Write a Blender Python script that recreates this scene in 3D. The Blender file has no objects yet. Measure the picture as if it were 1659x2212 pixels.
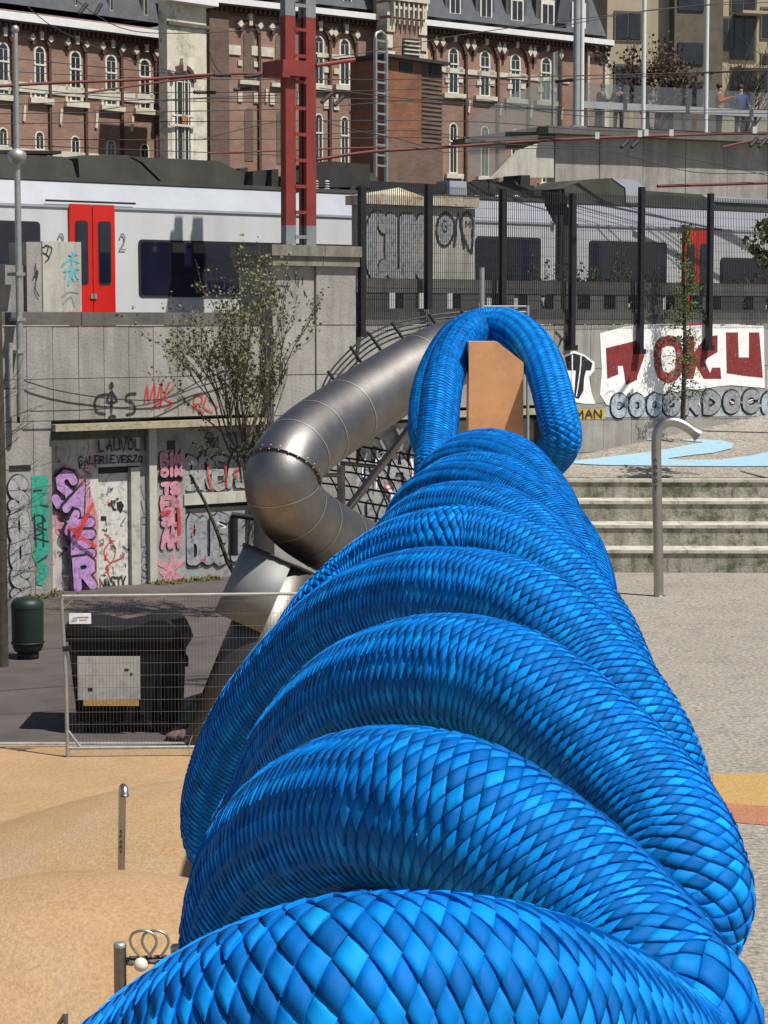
import bpy, bmesh, math, random
import numpy as np
from mathutils import Vector, Matrix
R = math.radians
sc = bpy.context.scene
COL = sc.collection
random.seed(7)
# ---------------------------------------------------------------- camera
F = 4731.0            # focal length in the units of a 1659 x 2212 picture
PITCH = math.atan2(416.0, F)
CAM = Vector((0, 0, 5.25))
cd = bpy.data.cameras.new('camera'); cam = bpy.data.objects.new('camera', cd); COL.objects.link(cam)
cam.location = CAM; cam.rotation_euler = (R(90) - PITCH, 0, 0)
cd.sensor_fit = 'HORIZONTAL'; cd.sensor_width = 36; cd.lens = F / 1659 * 36
cd.clip_start = .1; cd.clip_end = 3000
sc.camera = cam
# ---------------------------------------------------------------- sky and sun
SUN_EL, SUN_AZ = R(60), R(124)          # azimuth clockwise from +Y
w = bpy.data.worlds.new('World'); sc.world = w; w.use_nodes = True
nt = w.node_tree; bg = nt.nodes['Background']
sky = nt.nodes.new('ShaderNodeTexSky'); sky.sky_type = 'NISHITA'; sky.sun_disc = False
sky.sun_elevation = SUN_EL; sky.sun_rotation = SUN_AZ
nt.links.new(sky.outputs[0], bg.inputs[0]); bg.inputs[1].default_value = .06
sd = bpy.data.lights.new('sun', 'SUN'); sun = bpy.data.objects.new('sun', sd); COL.objects.link(sun)
sd.energy = 5.0; sd.angle = R(.5); sd.color = (1, .955, .88)
sv = Vector((math.sin(SUN_AZ) * math.cos(SUN_EL), math.cos(SUN_AZ) * math.cos(SUN_EL), math.sin(SUN_EL)))
sun.rotation_euler = sv.to_track_quat('Z', 'Y').to_euler(); sun.location = (20, -20, 40)
vs = sc.view_settings
vs.view_transform = 'Standard'; vs.look = 'None'; vs.exposure = 0.16; vs.gamma = 1
try: vs.use_curve_mapping = False
except Exception: pass
# ---------------------------------------------------------------- projection helpers
sp, cp = math.sin(PITCH), math.cos(PITCH)
def ray(x, y):
    cx = (x - 829.5) / F; cy = -(y - 1106) / F
    return Vector((cx, cp + cy * sp, -sp + cy * cp))
def pt(x, y, Y):                       # point seen at (x, y) at distance Y in front
    d = ray(x, y); return CAM + d * (Y / d.y)
def gz(x, y, z=0.0):                   # point seen at (x, y) at height z
    d = ray(x, y); return CAM + d * ((z - CAM.z) / d.z)
class Frame:
    """A vertical plane: s runs along it, d goes into it (away from us), z is up."""
    def __init__(f, p0, p1):
        f.o = Vector((p0[0], p0[1], 0)); a = Vector((p1[0] - p0[0], p1[1] - p0[1], 0)); a.normalize()
        f.a = a; f.n = Vector((-a.y, a.x, 0)); f.ang = math.atan2(a.y, a.x)
    def at(f, x, y, d=0.0):            # picture point -> (s, z) on the plane at depth d
        r = ray(x, y); o = f.o + f.n * d
        t = (o - CAM).dot(f.n) / r.dot(f.n); p = CAM + r * t
        return (p - f.o).dot(f.a), p.z
    def s(f, x, y=690, d=0.0): return f.at(x, y, d)[0]
    def W(f, s, d, z): return f.o + f.a * s + f.n * d + Vector((0, 0, z))
class World0:
    o = Vector((0, 0, 0)); ang = 0.0
    def W(f, s, d, z): return Vector((s, d, z))
F0 = World0()
def plane_from(x0, Y0, x1, Y1):
    return Frame(((x0 - 829.5) / F * Y0, Y0), ((x1 - 829.5) / F * Y1, Y1))
# ---------------------------------------------------------------- materials
MATS = {}
def mat(name, col, col2=None, scale=3.0, rough=.8, metal=0.0, bump=0.0, bscale=None, detail=6, lo=.35, hi=.65, streak=None, fine=0.0, alpha=None, spec=.5, coords='Object', dirt=None):
    m = bpy.data.materials.new(name); m.use_nodes = True; t = m.node_tree; N = t.nodes; L = t.links
    b = N['Principled BSDF']; b.inputs['Roughness'].default_value = rough; b.inputs['Metallic'].default_value = metal
    b.inputs['Specular IOR Level'].default_value = spec
    b.inputs['Base Color'].default_value = (*col, 1)
    tc = N.new('ShaderNodeTexCoord'); mp = N.new('ShaderNodeMapping'); L.new(tc.outputs[coords], mp.inputs[0])
    out = None
    if col2 is not None:
        n = N.new('ShaderNodeTexNoise'); n.inputs['Scale'].default_value = scale; n.inputs['Detail'].default_value = detail; n.inputs['Roughness'].default_value = .65
        L.new(mp.outputs[0], n.inputs['Vector'])
        r = N.new('ShaderNodeValToRGB'); r.color_ramp.elements[0].position = lo; r.color_ramp.elements[1].position = hi
        r.color_ramp.elements[0].color = (*col, 1); r.color_ramp.elements[1].color = (*col2, 1)
        L.new(n.outputs[0], r.inputs[0]); out = r.outputs[0]
    else:
        rgb = N.new('ShaderNodeRGB'); rgb.outputs[0].default_value = (*col, 1); out = rgb.outputs[0]
    def mul(out, fac_out, c):
        mx = N.new('ShaderNodeMix'); mx.data_type = 'RGBA'
        L.new(fac_out, mx.inputs[0]); L.new(out, mx.inputs[6]); mx.inputs[7].default_value = (*c, 1)
        return mx.outputs[2]
    if streak:                      # vertical rain streaks: (colour, strength, scale)
        m2 = N.new('ShaderNodeMapping'); m2.inputs['Scale'].default_value = (1, 1, .12); L.new(tc.outputs[coords], m2.inputs[0])
        n = N.new('ShaderNodeTexNoise'); n.inputs['Scale'].default_value = streak[2]; n.inputs['Detail'].default_value = 8; n.inputs['Roughness'].default_value = .7
        L.new(m2.outputs[0], n.inputs['Vector'])
        r = N.new('ShaderNodeMapRange'); r.inputs[1].default_value = .46; r.inputs[2].default_value = .7; r.inputs[4].default_value = streak[1]
        L.new(n.outputs[0], r.inputs[0]); out = mul(out, r.outputs[0], streak[0])
    if dirt:                        # blotches: (colour, strength, scale)
        n = N.new('ShaderNodeTexNoise'); n.inputs['Scale'].default_value = dirt[2]; n.inputs['Detail'].default_value = 10; n.inputs['Roughness'].default_value = .75
        L.new(mp.outputs[0], n.inputs['Vector'])
        r = N.new('ShaderNodeMapRange'); r.inputs[1].default_value = .5; r.inputs[2].default_value = .62; r.inputs[4].default_value = dirt[1]
        L.new(n.outputs[0], r.inputs[0]); out = mul(out, r.outputs[0], dirt[0])
    if fine:
        n = N.new('ShaderNodeTexNoise'); n.inputs['Scale'].default_value = fine[1]; n.inputs['Detail'].default_value = 3
        L.new(mp.outputs[0], n.inputs['Vector'])
        r = N.new('ShaderNodeMapRange'); r.inputs[1].default_value = .3; r.inputs[2].default_value = .7
        r.inputs[3].default_value = 1 - fine[0]; r.inputs[4].default_value = 1 + fine[0]
        L.new(n.outputs[0], r.inputs[0])
        mx = N.new('ShaderNodeVectorMath'); mx.operation = 'SCALE'; L.new(out, mx.inputs[0]); L.new(r.outputs[0], mx.inputs['Scale']); out = mx.outputs[0]
    L.new(out, b.inputs['Base Color'])
    if bump:
        n = N.new('ShaderNodeTexNoise'); n.inputs['Scale'].default_value = bscale or scale * 6; n.inputs['Detail'].default_value = 8
        L.new(mp.outputs[0], n.inputs['Vector'])
        bp = N.new('ShaderNodeBump'); bp.inputs['Strength'].default_value = bump; bp.inputs['Distance'].default_value = .02
        L.new(n.outputs[0], bp.inputs['Height']); L.new(bp.outputs[0], b.inputs['Normal'])
    if alpha is not None: b.inputs['Alpha'].default_value = alpha
    MATS[name] = m; return m
def brick_mat(name, c1, c2, mortar, scale=1.0, bw=.22, bh=.065, dirt=None):
    m = bpy.data.materials.new(name); m.use_nodes = True; t = m.node_tree; N = t.nodes; L = t.links
    b = N['Principled BSDF']; b.inputs['Roughness'].default_value = .9
    tc = N.new('ShaderNodeTexCoord'); sx = N.new('ShaderNodeSeparateXYZ'); cx = N.new('ShaderNodeCombineXYZ')
    L.new(tc.outputs['Object'], sx.inputs[0])
    ad = N.new('ShaderNodeMath'); ad.operation = 'ADD'; L.new(sx.outputs[0], ad.inputs[0]); L.new(sx.outputs[1], ad.inputs[1])
    L.new(ad.outputs[0], cx.inputs[0]); L.new(sx.outputs[2], cx.inputs[1])
    br = N.new('ShaderNodeTexBrick'); br.inputs['Scale'].default_value = scale; br.inputs['Brick Width'].default_value = bw; br.inputs['Row Height'].default_value = bh
    br.inputs['Mortar Size'].default_value = .008; br.inputs['Color1'].default_value = (*c1, 1); br.inputs['Color2'].default_value = (*c2, 1); br.inputs['Mortar'].default_value = (*mortar, 1)
    L.new(cx.outputs[0], br.inputs[0])
    n = N.new('ShaderNodeTexNoise'); n.inputs['Scale'].default_value = .55; n.inputs['Detail'].default_value = 9; n.inputs['Roughness'].default_value = .7
    L.new(tc.outputs['Object'], n.inputs[0])
    r = N.new('ShaderNodeMapRange'); r.inputs[1].default_value = .3; r.inputs[2].default_value = .7; r.inputs[3].default_value = .62; r.inputs[4].default_value = 1.3; L.new(n.outputs[0], r.inputs[0])
    v = N.new('ShaderNodeVectorMath'); v.operation = 'SCALE'; L.new(br.outputs[0], v.inputs[0]); L.new(r.outputs[0], v.inputs['Scale'])
    L.new(v.outputs[0], b.inputs['Base Color']); MATS[name] = m; return m
def worn(name):                       # sprayed paint: patchy, the wall shows through
    m = MATS[name]; N = m.node_tree.nodes; L = m.node_tree.links; b = N['Principled BSDF']
    tc = N.new('ShaderNodeTexCoord'); n = N.new('ShaderNodeTexNoise'); n.inputs['Scale'].default_value = 9; n.inputs['Detail'].default_value = 12; n.inputs['Roughness'].default_value = .8
    L.new(tc.outputs['Object'], n.inputs[0]); r = N.new('ShaderNodeMapRange'); r.inputs[1].default_value = .36; r.inputs[2].default_value = .52; r.inputs[3].default_value = .25; r.inputs[4].default_value = .97
    L.new(n.outputs[0], r.inputs[0]); L.new(r.outputs[0], b.inputs['Alpha'])
def glass_mat(name, tint, alpha):
    m = bpy.data.materials.new(name); m.use_nodes = True; t = m.node_tree; N = t.nodes; L = t.links
    for n in list(N): N.remove(n)
    o = N.new('ShaderNodeOutputMaterial'); tr = N.new('ShaderNodeBsdfTransparent'); df = N.new('ShaderNodeBsdfDiffuse'); gl = N.new('ShaderNodeBsdfGlossy'); gl.inputs['Roughness'].default_value = .08
    df.inputs[0].default_value = (*tint, 1); tr.inputs[0].default_value = (.92, .94, .94, 1)
    a = N.new('ShaderNodeMixShader'); a.inputs[0].default_value = alpha; L.new(tr.outputs[0], a.inputs[1]); L.new(df.outputs[0], a.inputs[2])
    c = N.new('ShaderNodeMixShader'); c.inputs[0].default_value = .06; L.new(a.outputs[0], c.inputs[1]); L.new(gl.outputs[0], c.inputs[2]); L.new(c.outputs[0], o.inputs[0])
    MATS[name] = m; return m
def rope_mat():
    m = bpy.data.materials.new('blue_webbing'); m.use_nodes = True; t = m.node_tree; N = t.nodes; L = t.links
    b = N['Principled BSDF']; b.inputs['Roughness'].default_value = .6; b.inputs['Specular IOR Level'].default_value = .12
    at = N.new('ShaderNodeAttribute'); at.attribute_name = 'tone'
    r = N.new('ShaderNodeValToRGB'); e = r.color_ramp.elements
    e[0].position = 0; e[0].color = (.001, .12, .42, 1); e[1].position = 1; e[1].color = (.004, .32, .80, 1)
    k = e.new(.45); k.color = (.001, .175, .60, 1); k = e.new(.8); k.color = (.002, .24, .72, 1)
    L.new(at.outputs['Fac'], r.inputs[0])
    at2 = N.new('ShaderNodeAttribute'); at2.attribute_name = 'weave'
    w = N.new('ShaderNodeTexWave'); w.wave_type = 'BANDS'; w.bands_direction = 'X'; w.inputs['Scale'].default_value = 3.2; w.inputs['Distortion'].default_value = .6; w.inputs['Detail'].default_value = 2
    L.new(at2.outputs['Vector'], w.inputs[0])
    tc = N.new('ShaderNodeTexCoord'); n = N.new('ShaderNodeTexNoise'); n.inputs['Scale'].default_value = 9; n.inputs['Detail'].default_value = 7; L.new(tc.outputs['Object'], n.inputs[0])
    mr = N.new('ShaderNodeMapRange'); mr.inputs[1].default_value = .35; mr.inputs[2].default_value = .7; mr.inputs[3].default_value = .82; mr.inputs[4].default_value = 1.18; L.new(n.outputs[0], mr.inputs[0])
    v = N.new('ShaderNodeVectorMath'); v.operation = 'SCALE'; L.new(r.outputs[0], v.inputs[0]); L.new(mr.outputs[0], v.inputs['Scale'])
    hs = N.new('ShaderNodeHueSaturation'); hs.inputs['Saturation'].default_value = 1.0; L.new(v.outputs[0], hs.inputs['Color'])
    L.new(hs.outputs[0], b.inputs['Base Color'])
    bp = N.new('ShaderNodeBump'); bp.inputs['Strength'].default_value = .25; bp.inputs['Distance'].default_value = .0012; L.new(w.outputs[0], bp.inputs['Height']); L.new(bp.outputs[0], b.inputs['Normal'])
    return m
# ---------------------------------------------------------------- mesh helpers
class MB:
    def __init__(s): s.v = []; s.f = []; s.sm = []
    def add(s, vs_, fs, smooth=False):
        k = len(s.v); s.v += [tuple(p) for p in vs_]
        for f in fs: s.f.append([i + k for i in f]); s.sm.append(smooth)
        return s
    def box(s, x0, x1, y0, y1, z0, z1):
        x0, x1 = sorted((x0, x1)); y0, y1 = sorted((y0, y1)); z0, z1 = sorted((z0, z1))
        return s.add([(x0, y0, z0), (x1, y0, z0), (x1, y1, z0), (x0, y1, z0), (x0, y0, z1), (x1, y0, z1), (x1, y1, z1), (x0, y1, z1)],
              [(0, 3, 2, 1), (4, 5, 6, 7), (0, 1, 5, 4), (1, 2, 6, 5), (2, 3, 7, 6), (3, 0, 4, 7)])
    def prism(s, poly, d0, d1):             # poly in (s, z), from depth d0 (front) to d1
        a = sum(poly[i][0] * poly[(i + 1) % len(poly)][1] - poly[(i + 1) % len(poly)][0] * poly[i][1] for i in range(len(poly)))
        if a < 0: poly = poly[::-1]
        n = len(poly)
        return s.add([(x, d0, z) for x, z in poly] + [(x, d1, z) for x, z in poly],
              [tuple(range(n)), tuple(range(2 * n - 1, n - 1, -1))] + [((i + 1) % n, i, n + i, n + (i + 1) % n) for i in range(n)])
    def tube(s, pts, r, n=8, cap=True, smooth=True, tang=None):
        pts = [Vector(p) for p in pts]; rs = r if isinstance(r, (list, tuple)) else [r] * len(pts)
        T = []
        for i in range(len(pts)):
            t = pts[min(i + 1, len(pts) - 1)] - pts[max(i - 1, 0)]; t.normalize(); T.append(t)
        if tang: T = tang
        up = Vector((0, 0, 1)) if abs(T[0].z) < .9 else Vector((1, 0, 0))
        nrm = (up - T[0] * up.dot(T[0])).normalized(); V = []; 
        for i, p in enumerate(pts):
            nrm = (nrm - T[i] * nrm.dot(T[i])).normalized(); b = T[i].cross(nrm)
            for k in range(n):
                a = 2 * math.pi * k / n; V.append(p + (nrm * math.cos(a) + b * math.sin(a)) * rs[i])
        fs = [(i * n + k, i * n + (k + 1) % n, (i + 1) * n + (k + 1) % n, (i + 1) * n + k) for i in range(len(pts) - 1) for k in range(n)]
        s.add(V, fs, smooth)
        if cap:
            m = len(pts) - 1
            s.add([V[k] for k in range(n)], [tuple(range(n - 1, -1, -1))]); s.add([V[m * n + k] for k in range(n)], [tuple(range(n))])
        return s
    def ball(s, c, r, n=12, m=8, sz=1.0):
        V = [(c[0], c[1], c[2] - r * sz)]; fs = []
        for j in range(1, m):
            a = -math.pi / 2 + math.pi * j / m
            for k in range(n):
                b = 2 * math.pi * k / n; V.append((c[0] + r * math.cos(a) * math.cos(b), c[1] + r * math.cos(a) * math.sin(b), c[2] + r * sz * math.sin(a)))
        V.append((c[0], c[1], c[2] + r * sz)); e = len(V) - 1
        for k in range(n):
            fs.append((0, 1 + (k + 1) % n, 1 + k)); fs.append((e, e - n + k, e - n + (k + 1) % n))
            for j in range(m - 2): fs.append((1 + j * n + k, 1 + j * n + (k + 1) % n, 1 + (j + 1) * n + (k + 1) % n, 1 + (j + 1) * n + k))
        return s.add(V, fs, True)
    def quad(s, a, b, c, d): return s.add([a, b, c, d], [(0, 1, 2, 3)])
    def lathe(s, prof, n=20, c=(0, 0, 0)):
        V = [(c[0] + r * math.cos(2 * math.pi * k / n), c[1] + r * math.sin(2 * math.pi * k / n), c[2] + z) for r, z in prof for k in range(n)]
        return s.add(V, [(i * n + k, i * n + (k + 1) % n, (i + 1) * n + (k + 1) % n, (i + 1) * n + k) for i in range(len(prof) - 1) for k in range(n)], True)
    def mesh(s, name, m, base=(0, 0, 0)):
        me = bpy.data.meshes.new(name)
        me.from_pydata([(p[0] - base[0], p[1] - base[1], p[2] - base[2]) for p in s.v], [], s.f); me.update()
        if any(s.sm): me.polygons.foreach_set('use_smooth', s.sm)
        if m is not None: me.materials.append(m if not isinstance(m, str) else MATS[m])
        return me
class T:
    """A top-level thing: an Empty at its base; parts are given in its frame's coordinates."""
    def __init__(s, name, label, cat, fr=F0, base=(0, 0, 0), group=None, kind=None):
        s.fr = fr; s.base = base; s.o = bpy.data.objects.new(name, None); COL.objects.link(s.o)
        s.o.empty_display_size = .2
        s.o.location = fr.W(*base); s.o.rotation_euler = (0, 0, fr.ang)
        tag(s.o, label, cat, group, kind)
    def part(s, name, mb, m, parent=None, label=None, kind=None):
        return s.link(name, mb.mesh(name, m, s.base), parent, label, kind)
    def link(s, name, me, parent=None, label=None, kind=None, loc=None):
        o = bpy.data.objects.new(name, me); COL.objects.link(o); o.parent = parent or s.o
        if loc is not None: o.location = loc
        if label: o['label'] = label
        if kind: o['kind'] = kind
        return o
def tag(o, label=None, cat=None, group=None, kind=None):
    if label: o['label'] = label
    if cat: o['category'] = cat
    if group: o['group'] = group
    if kind: o['kind'] = kind
    return o
def single(name, mb, m, label=None, cat=None, fr=F0, base=(0, 0, 0), group=None, kind=None):
    o = bpy.data.objects.new(name, mb.mesh(name, m, base)); COL.objects.link(o)
    o.location = fr.W(*base); o.rotation_euler = (0, 0, fr.ang); return tag(o, label, cat, group, kind)
def structure(name, mb, m, fr=F0, base=(0, 0, 0), label=None):
    return single(name, mb, m, label, None, fr, base, None, 'structure')
def catmull(P, n=6):
    P = [Vector(p) for p in P]; out = []
    for i in range(len(P) - 1):
        a, b, c, d = P[max(i - 1, 0)], P[i], P[i + 1], P[min(i + 2, len(P) - 1)]
        for k in range(n):
            t = k / n; out.append(.5 * ((2 * b) + (c - a) * t + (2 * a - 5 * b + 4 * c - d) * t * t + (3 * b - a - 3 * c + d) * t ** 3))
    out.append(P[-1]); return out
# ---------------------------------------------------------------- base materials
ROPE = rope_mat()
mat('concrete', (.27, .255, .235), (.36, .345, .32), 1.2, .9, bump=.4, bscale=18, streak=((.12, .115, .105), .75, 1.6), fine=(.12, 30))
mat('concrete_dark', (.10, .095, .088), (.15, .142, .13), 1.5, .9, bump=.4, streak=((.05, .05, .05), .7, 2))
mat('concrete_pale', (.42, .40, .35), (.52, .50, .45), 1.5, .9, bump=.3, streak=((.2, .19, .17), .7, 3))
mat('concrete_moss', (.40, .38, .32), (.30, .285, .24), 3, .95, bump=.6, streak=((.10, .105, .055), 1.0, 2.6), dirt=((.08, .09, .04), .9, 2.6), fine=(.2, 30))
mat('step_nose', (.56, .53, .46), (.42, .395, .34), 3, .85, dirt=((.2, .19, .13), .7, 3))
mat('joint', (.06, .057, .052))
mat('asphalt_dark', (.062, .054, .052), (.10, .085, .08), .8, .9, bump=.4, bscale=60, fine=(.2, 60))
mat('asphalt_tan', (.265, .238, .198), (.305, .277, .235), .5, .92, bump=.6, bscale=30, fine=(.42, 16), dirt=((.19, .17, .14), .6, 2.2))
mat('rubber_orange', (.41, .262, .135), (.35, .22, .108), .7, .9, bump=.6, bscale=40, fine=(.15, 26), dirt=((.40, .29, .195), .7, .25))
mat('paint_blue', (.26, .44, .56), (.32, .50, .60), 3, .85, fine=(.12, 50), dirt=((.25, .28, .29), .5, 3))
mat('paint_yellow', (.44, .27, .08), (.38, .25, .10), 4, .85, fine=(.3, 45))
mat('paint_red', (.34, .13, .08), (.38, .18, .09), 4, .85, fine=(.3, 45))
mat('steel', (.21, .20, .195), (.28, .27, .26), 2.5, .46, 1.0, bump=.06, bscale=25, dirt=((.20, .18, .16), .5, 3))
mat('steel_rough', (.42, .40, .37), (.5, .48, .45), 6, .38, 1.0)
mat('steel_lit', (.20, .205, .205), (.25, .255, .255), 2, .6, .3)
mat('galvanised', (.46, .47, .46), (.36, .37, .36), 9, .5, .7)
mat('dark_metal', (.012, .013, .018), (.02, .02, .025), 5, .5, .2)
mat('black', (.012, .012, .014), None, rough=.6)
mat('orange_wood', (.72, .36, .15), (.76, .39, .17), 2, .6, bump=.1, fine=(.04, 9), dirt=((.5, .25, .12), .5, 1.8))
# ================================================================ the rope climbing beam
RR = .160
def rp(x, y, wd):
    return pt(x, y, F * .32 / wd)
def arc_generic(d, lean=.0, rad=.375, jl=0, jr=0):
    ax = .03 + (d - 3) * .0566
    out = []
    for a in (-118, -90, -62, -34, -8, 18, 46, 74, 100, 122):
        r = rad + (jl if a < 0 else jr) * (abs(a) / 118)
        out.append(Vector((ax + r * math.sin(R(a)), d - .42 * a / 90 * (1 + lean), 5.25 - 1.32 + r * math.cos(R(a)))))
    return out
loop_px = [(1100, 760, 68), (1075, 712, 69), (1035, 702, 69), (985, 728, 70), (950, 780, 72), (928, 840, 74), (921, 890, 75), (924, 945, 77), (965, 1005, 80), (1060, 1025, 82), (1160, 1010, 83),
           (1212, 955, 86), (1203, 893, 86), (1187, 825, 85), (1160, 760, 83), (1122, 720, 81), (1078, 704, 80), (1032, 712, 80), (996, 738, 81), (970, 780, 83), (955, 838, 85), (948, 900, 86), (942, 965, 87), (940, 1030, 88)]
path = [rp(*p) for p in loop_px]
gen = [(16.6, .5, .33, .02, .05), (15.1, 1.6, .355, .02, .07), (13.4, .3, .345, .07, .0), (12.1, 2.0, .385, .02, .08), (10.6, .9, .37, .07, .03)]
ax = lambda d: .03 + (d - 3) * .0566
first = True
def under(a, b):
    za = min(a.z, b.z)
    zu = 5.25 - 1.10 - .50 - .19
    zu = min(zu, za + .05)
    out = []
    for t in (.25, .5, .75):
        p = a.lerp(b, t); p.z = min(zu, p.z - .15) if t == .5 else min(zu + .06, p.z - .06); out.append(p)
    return out
arcs = [arc_generic(*g) for g in gen]
S5 = [(640, 1470, 158), (660, 1400, 158), (715, 1320, 160), (790, 1252, 160), (870, 1200, 162), (960, 1178, 165), (1040, 1178, 166), (1120, 1200, 168), (1200, 1255, 170), (1270, 1340, 172), (1310, 1420, 174), (1315, 1520, 175)]
S4 = [(500, 1830, 165), (475, 1748, 166), (495, 1660, 168), (535, 1570, 171), (600, 1480, 175), (680, 1395, 180), (770, 1325, 187), (870, 1290, 193), (960, 1281, 198), (1070, 1295, 202), (1170, 1340, 206), (1270, 1430, 209), (1340, 1520, 212), (1400, 1620, 214), (1430, 1720, 215), (1430, 1830, 215)]
S3 = [(560, 1840, 212), (600, 1740, 215), (640, 1640, 224), (705, 1560, 234), (790, 1495, 244), (900, 1460, 252), (990, 1456, 257), (1080, 1475, 261), (1160, 1520, 265), (1270, 1610, 270), (1370, 1710, 275), (1440, 1800, 280), (1475, 1890, 284), (1468, 1990, 286)]
S2 = [(560, 2220, 300), (538, 2110, 300), (545, 1990, 302), (580, 1880, 308), (655, 1800, 321), (760, 1751, 336), (880, 1745, 349), (1010, 1780, 357), (1120, 1850, 362), (1235, 1945, 368), (1335, 2045, 375), (1410, 2150, 384), (1440, 2280, 390)]
S1 = [(40, 2850, 440), (130, 2640, 460), (290, 2440, 480), (500, 2281, 500), (690, 2202, 510), (860, 2181, 510), (1050, 2193, 502), (1230, 2250, 485), (1380, 2340, 462), (1470, 2470, 440), (1480, 2650, 420)]
arcs += [[rp(*p) for p in a] for a in (S5, S4, S3, S2, S1)]
for a in arcs:
    u = under(path[-1], a[0]) if not first else []
    first = False
    path += u + a
dense = np.array([tuple(p) for p in catmull(path, 14)])
for _ in range(10): dense[1:-1] = dense[1:-1] * .5 + (dense[:-2] + dense[2:]) * .25
seg = np.linalg.norm(np.diff(dense, axis=0), axis=1); arc = np.r_[0, np.cumsum(seg)]
LEN = arc[-1]; NS = int(LEN / .012); ss = np.linspace(0, LEN, NS)
C = np.stack([np.interp(ss, arc, dense[:, k]) for k in range(3)], 1)
Tn = np.gradient(C, axis=0); Tn /= np.linalg.norm(Tn, axis=1)[:, None]
Nn = np.zeros_like(C); Nn[0] = np.cross(Tn[0], (0, 1, 0)); Nn[0] /= np.linalg.norm(Nn[0])
for i in range(1, NS):
    v = Nn[i - 1] - Tn[i] * Nn[i - 1].dot(Tn[i]); Nn[i] = v / np.linalg.norm(v)
Bn = np.cross(Tn, Nn)
def fr_at(s):
    c = [np.interp(s, ss, C[:, k]) for k in range(3)]; n = [np.interp(s, ss, Nn[:, k]) for k in range(3)]; b = [np.interp(s, ss, Bn[:, k]) for k in range(3)]
    c, n, b = np.stack(c, -1), np.stack(n, -1), np.stack(b, -1)
    return c, n / np.linalg.norm(n, axis=-1)[..., None], b / np.linalg.norm(b, axis=-1)[..., None]
def surf(s, th, h):
    c, n, b = fr_at(s); return c + (n * np.cos(th)[..., None] + b * np.sin(th)[..., None]) * (RR + h)[..., None]
NC = 13; b_ = math.pi * RR / NC                                       # half length of a plait round the rope
rs = np.random.RandomState(3)
pc = []; s_run = .03; i = 0
d_at = lambda s: float(np.interp(s, ss, C[:, 1]))
while s_run < LEN - .06:
    pitch = .0255 + .0000 * max(0, min(1, (4.1 - d_at(s_run)) / .9)) if s_run > LEN * .5 else .0255
    odd = i % 2
    for j in range(NC): pc.append((s_run, (j + .5 * odd) * 2 * b_, odd, pitch / 2))
    s_run += pitch / 2; i += 1
pc = np.array(pc); NP_ = len(pc)
U = np.array([-1.04, -1.01, -.4, .4, 1.01, 1.04]); V = np.array([-1.04, -1.01, 0, 1.01, 1.04])
uu, vv = np.meshgrid(U, V, indexing='ij')                            # 6 x 5
jit = rs.uniform(-1, 1, (NP_, 3))
def patch_verts(idx):
    k = len(idx); P = pc[idx]
    u = np.broadcast_to(uu, (k, 6, 5)); v = np.broadcast_to(vv, (k, 6, 5)); odd = P[:, 2][:, None, None]; a_ = P[:, 3][:, None, None]
    s = np.where(odd > 0, a_ * (v + u) / 2, a_ * (u + v) / 2); t = np.where(odd > 0, b_ * (v - u) / 2, b_ * (u - v) / 2)
    h0 = .0042 + .0012 * jit[idx, 0][:, None, None]
    tt_ = (u - v) / 2 * np.where(odd > 0, -1, 1); sx_ = (u + v) / 2
    h = h0 + .0004 * (1 - u ** 2) + .0003 * (1 - v ** 2) + .0034 * tt_ + .0012 * sx_ * jit[idx, 1][:, None, None] + np.where(odd > 0, .0016, -.0016) * sx_
    edge = (np.abs(v) > 1.02) | (np.abs(u) > 1.02); h = np.where(edge, -.0060, h)
    p = surf(P[:, 0][:, None, None] + s, (P[:, 1][:, None, None] + t) / RR, h)
    wv = np.stack([np.where(odd > 0, v, v), u, np.zeros_like(u)], -1)
    return p.reshape(-1, 3), wv.reshape(-1, 3)
qf = np.array([(i * 5 + j, i * 5 + j + 1, (i + 1) * 5 + j + 1, (i + 1) * 5 + j) for i in range(5) for j in range(4)])
tone = np.clip(.42 + .14 * rs.randn(NP_) + np.where(pc[:, 2] > 0, .30, -.30), 0, 1)  # alternate rows lighter and darker: angle-dependent sheen put into colour, plus random tone
cmid, nmid, bmid = fr_at(pc[:, 0]); thm = pc[:, 1] / RR
outn = nmid * np.cos(thm)[:, None] + bmid * np.sin(thm)[:, None]; posm = cmid + outn * RR
# outward test decides the winding
def plait_mesh(name, idx, base):
    v, wv = patch_verts(idx); k = len(idx)
    fo = (qf[None] + (np.arange(k) * 30)[:, None, None])
    # flip when needed
    p = v.reshape(k, 30, 3); q = qf[9]; nn = np.cross(p[:, q[1]] - p[:, q[0]], p[:, q[2]] - p[:, q[0]])
    flip = (nn * outn[idx]).sum(1) < 0
    fo[flip] = fo[flip][:, :, ::-1]
    v = v - np.array(base); f = fo.reshape(-1, 4)
    me = bpy.data.meshes.new(name); me.vertices.add(len(v)); me.vertices.foreach_set('co', v.ravel())
    me.loops.add(f.size); me.loops.foreach_set('vertex_index', f.ravel()); me.polygons.add(len(f))
    me.polygons.foreach_set('loop_start', np.arange(len(f)) * 4); 
    me.update(calc_edges=True)
    sk = np.array([not (i in (0, 4) or j in (0, 3)) for i in range(5) for j in range(4)]); me.polygons.foreach_set('use_smooth', np.tile(sk, k))
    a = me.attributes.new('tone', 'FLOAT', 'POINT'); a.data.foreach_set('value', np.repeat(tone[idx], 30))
    a = me.attributes.new('weave', 'FLOAT_VECTOR', 'POINT'); a.data.foreach_set('vector', wv.ravel())
    me.materials.append(ROPE); return me
rope = T('rope', 'thick braided blue rope coiled round the long orange beam and looped over its end', 'rope', base=(.1, 4.3, 4.1))
core = MB(); core.tube([tuple(p) for p in C[::5]], RR - .006, 20); core.sm = [True] * len(core.f)
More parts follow.
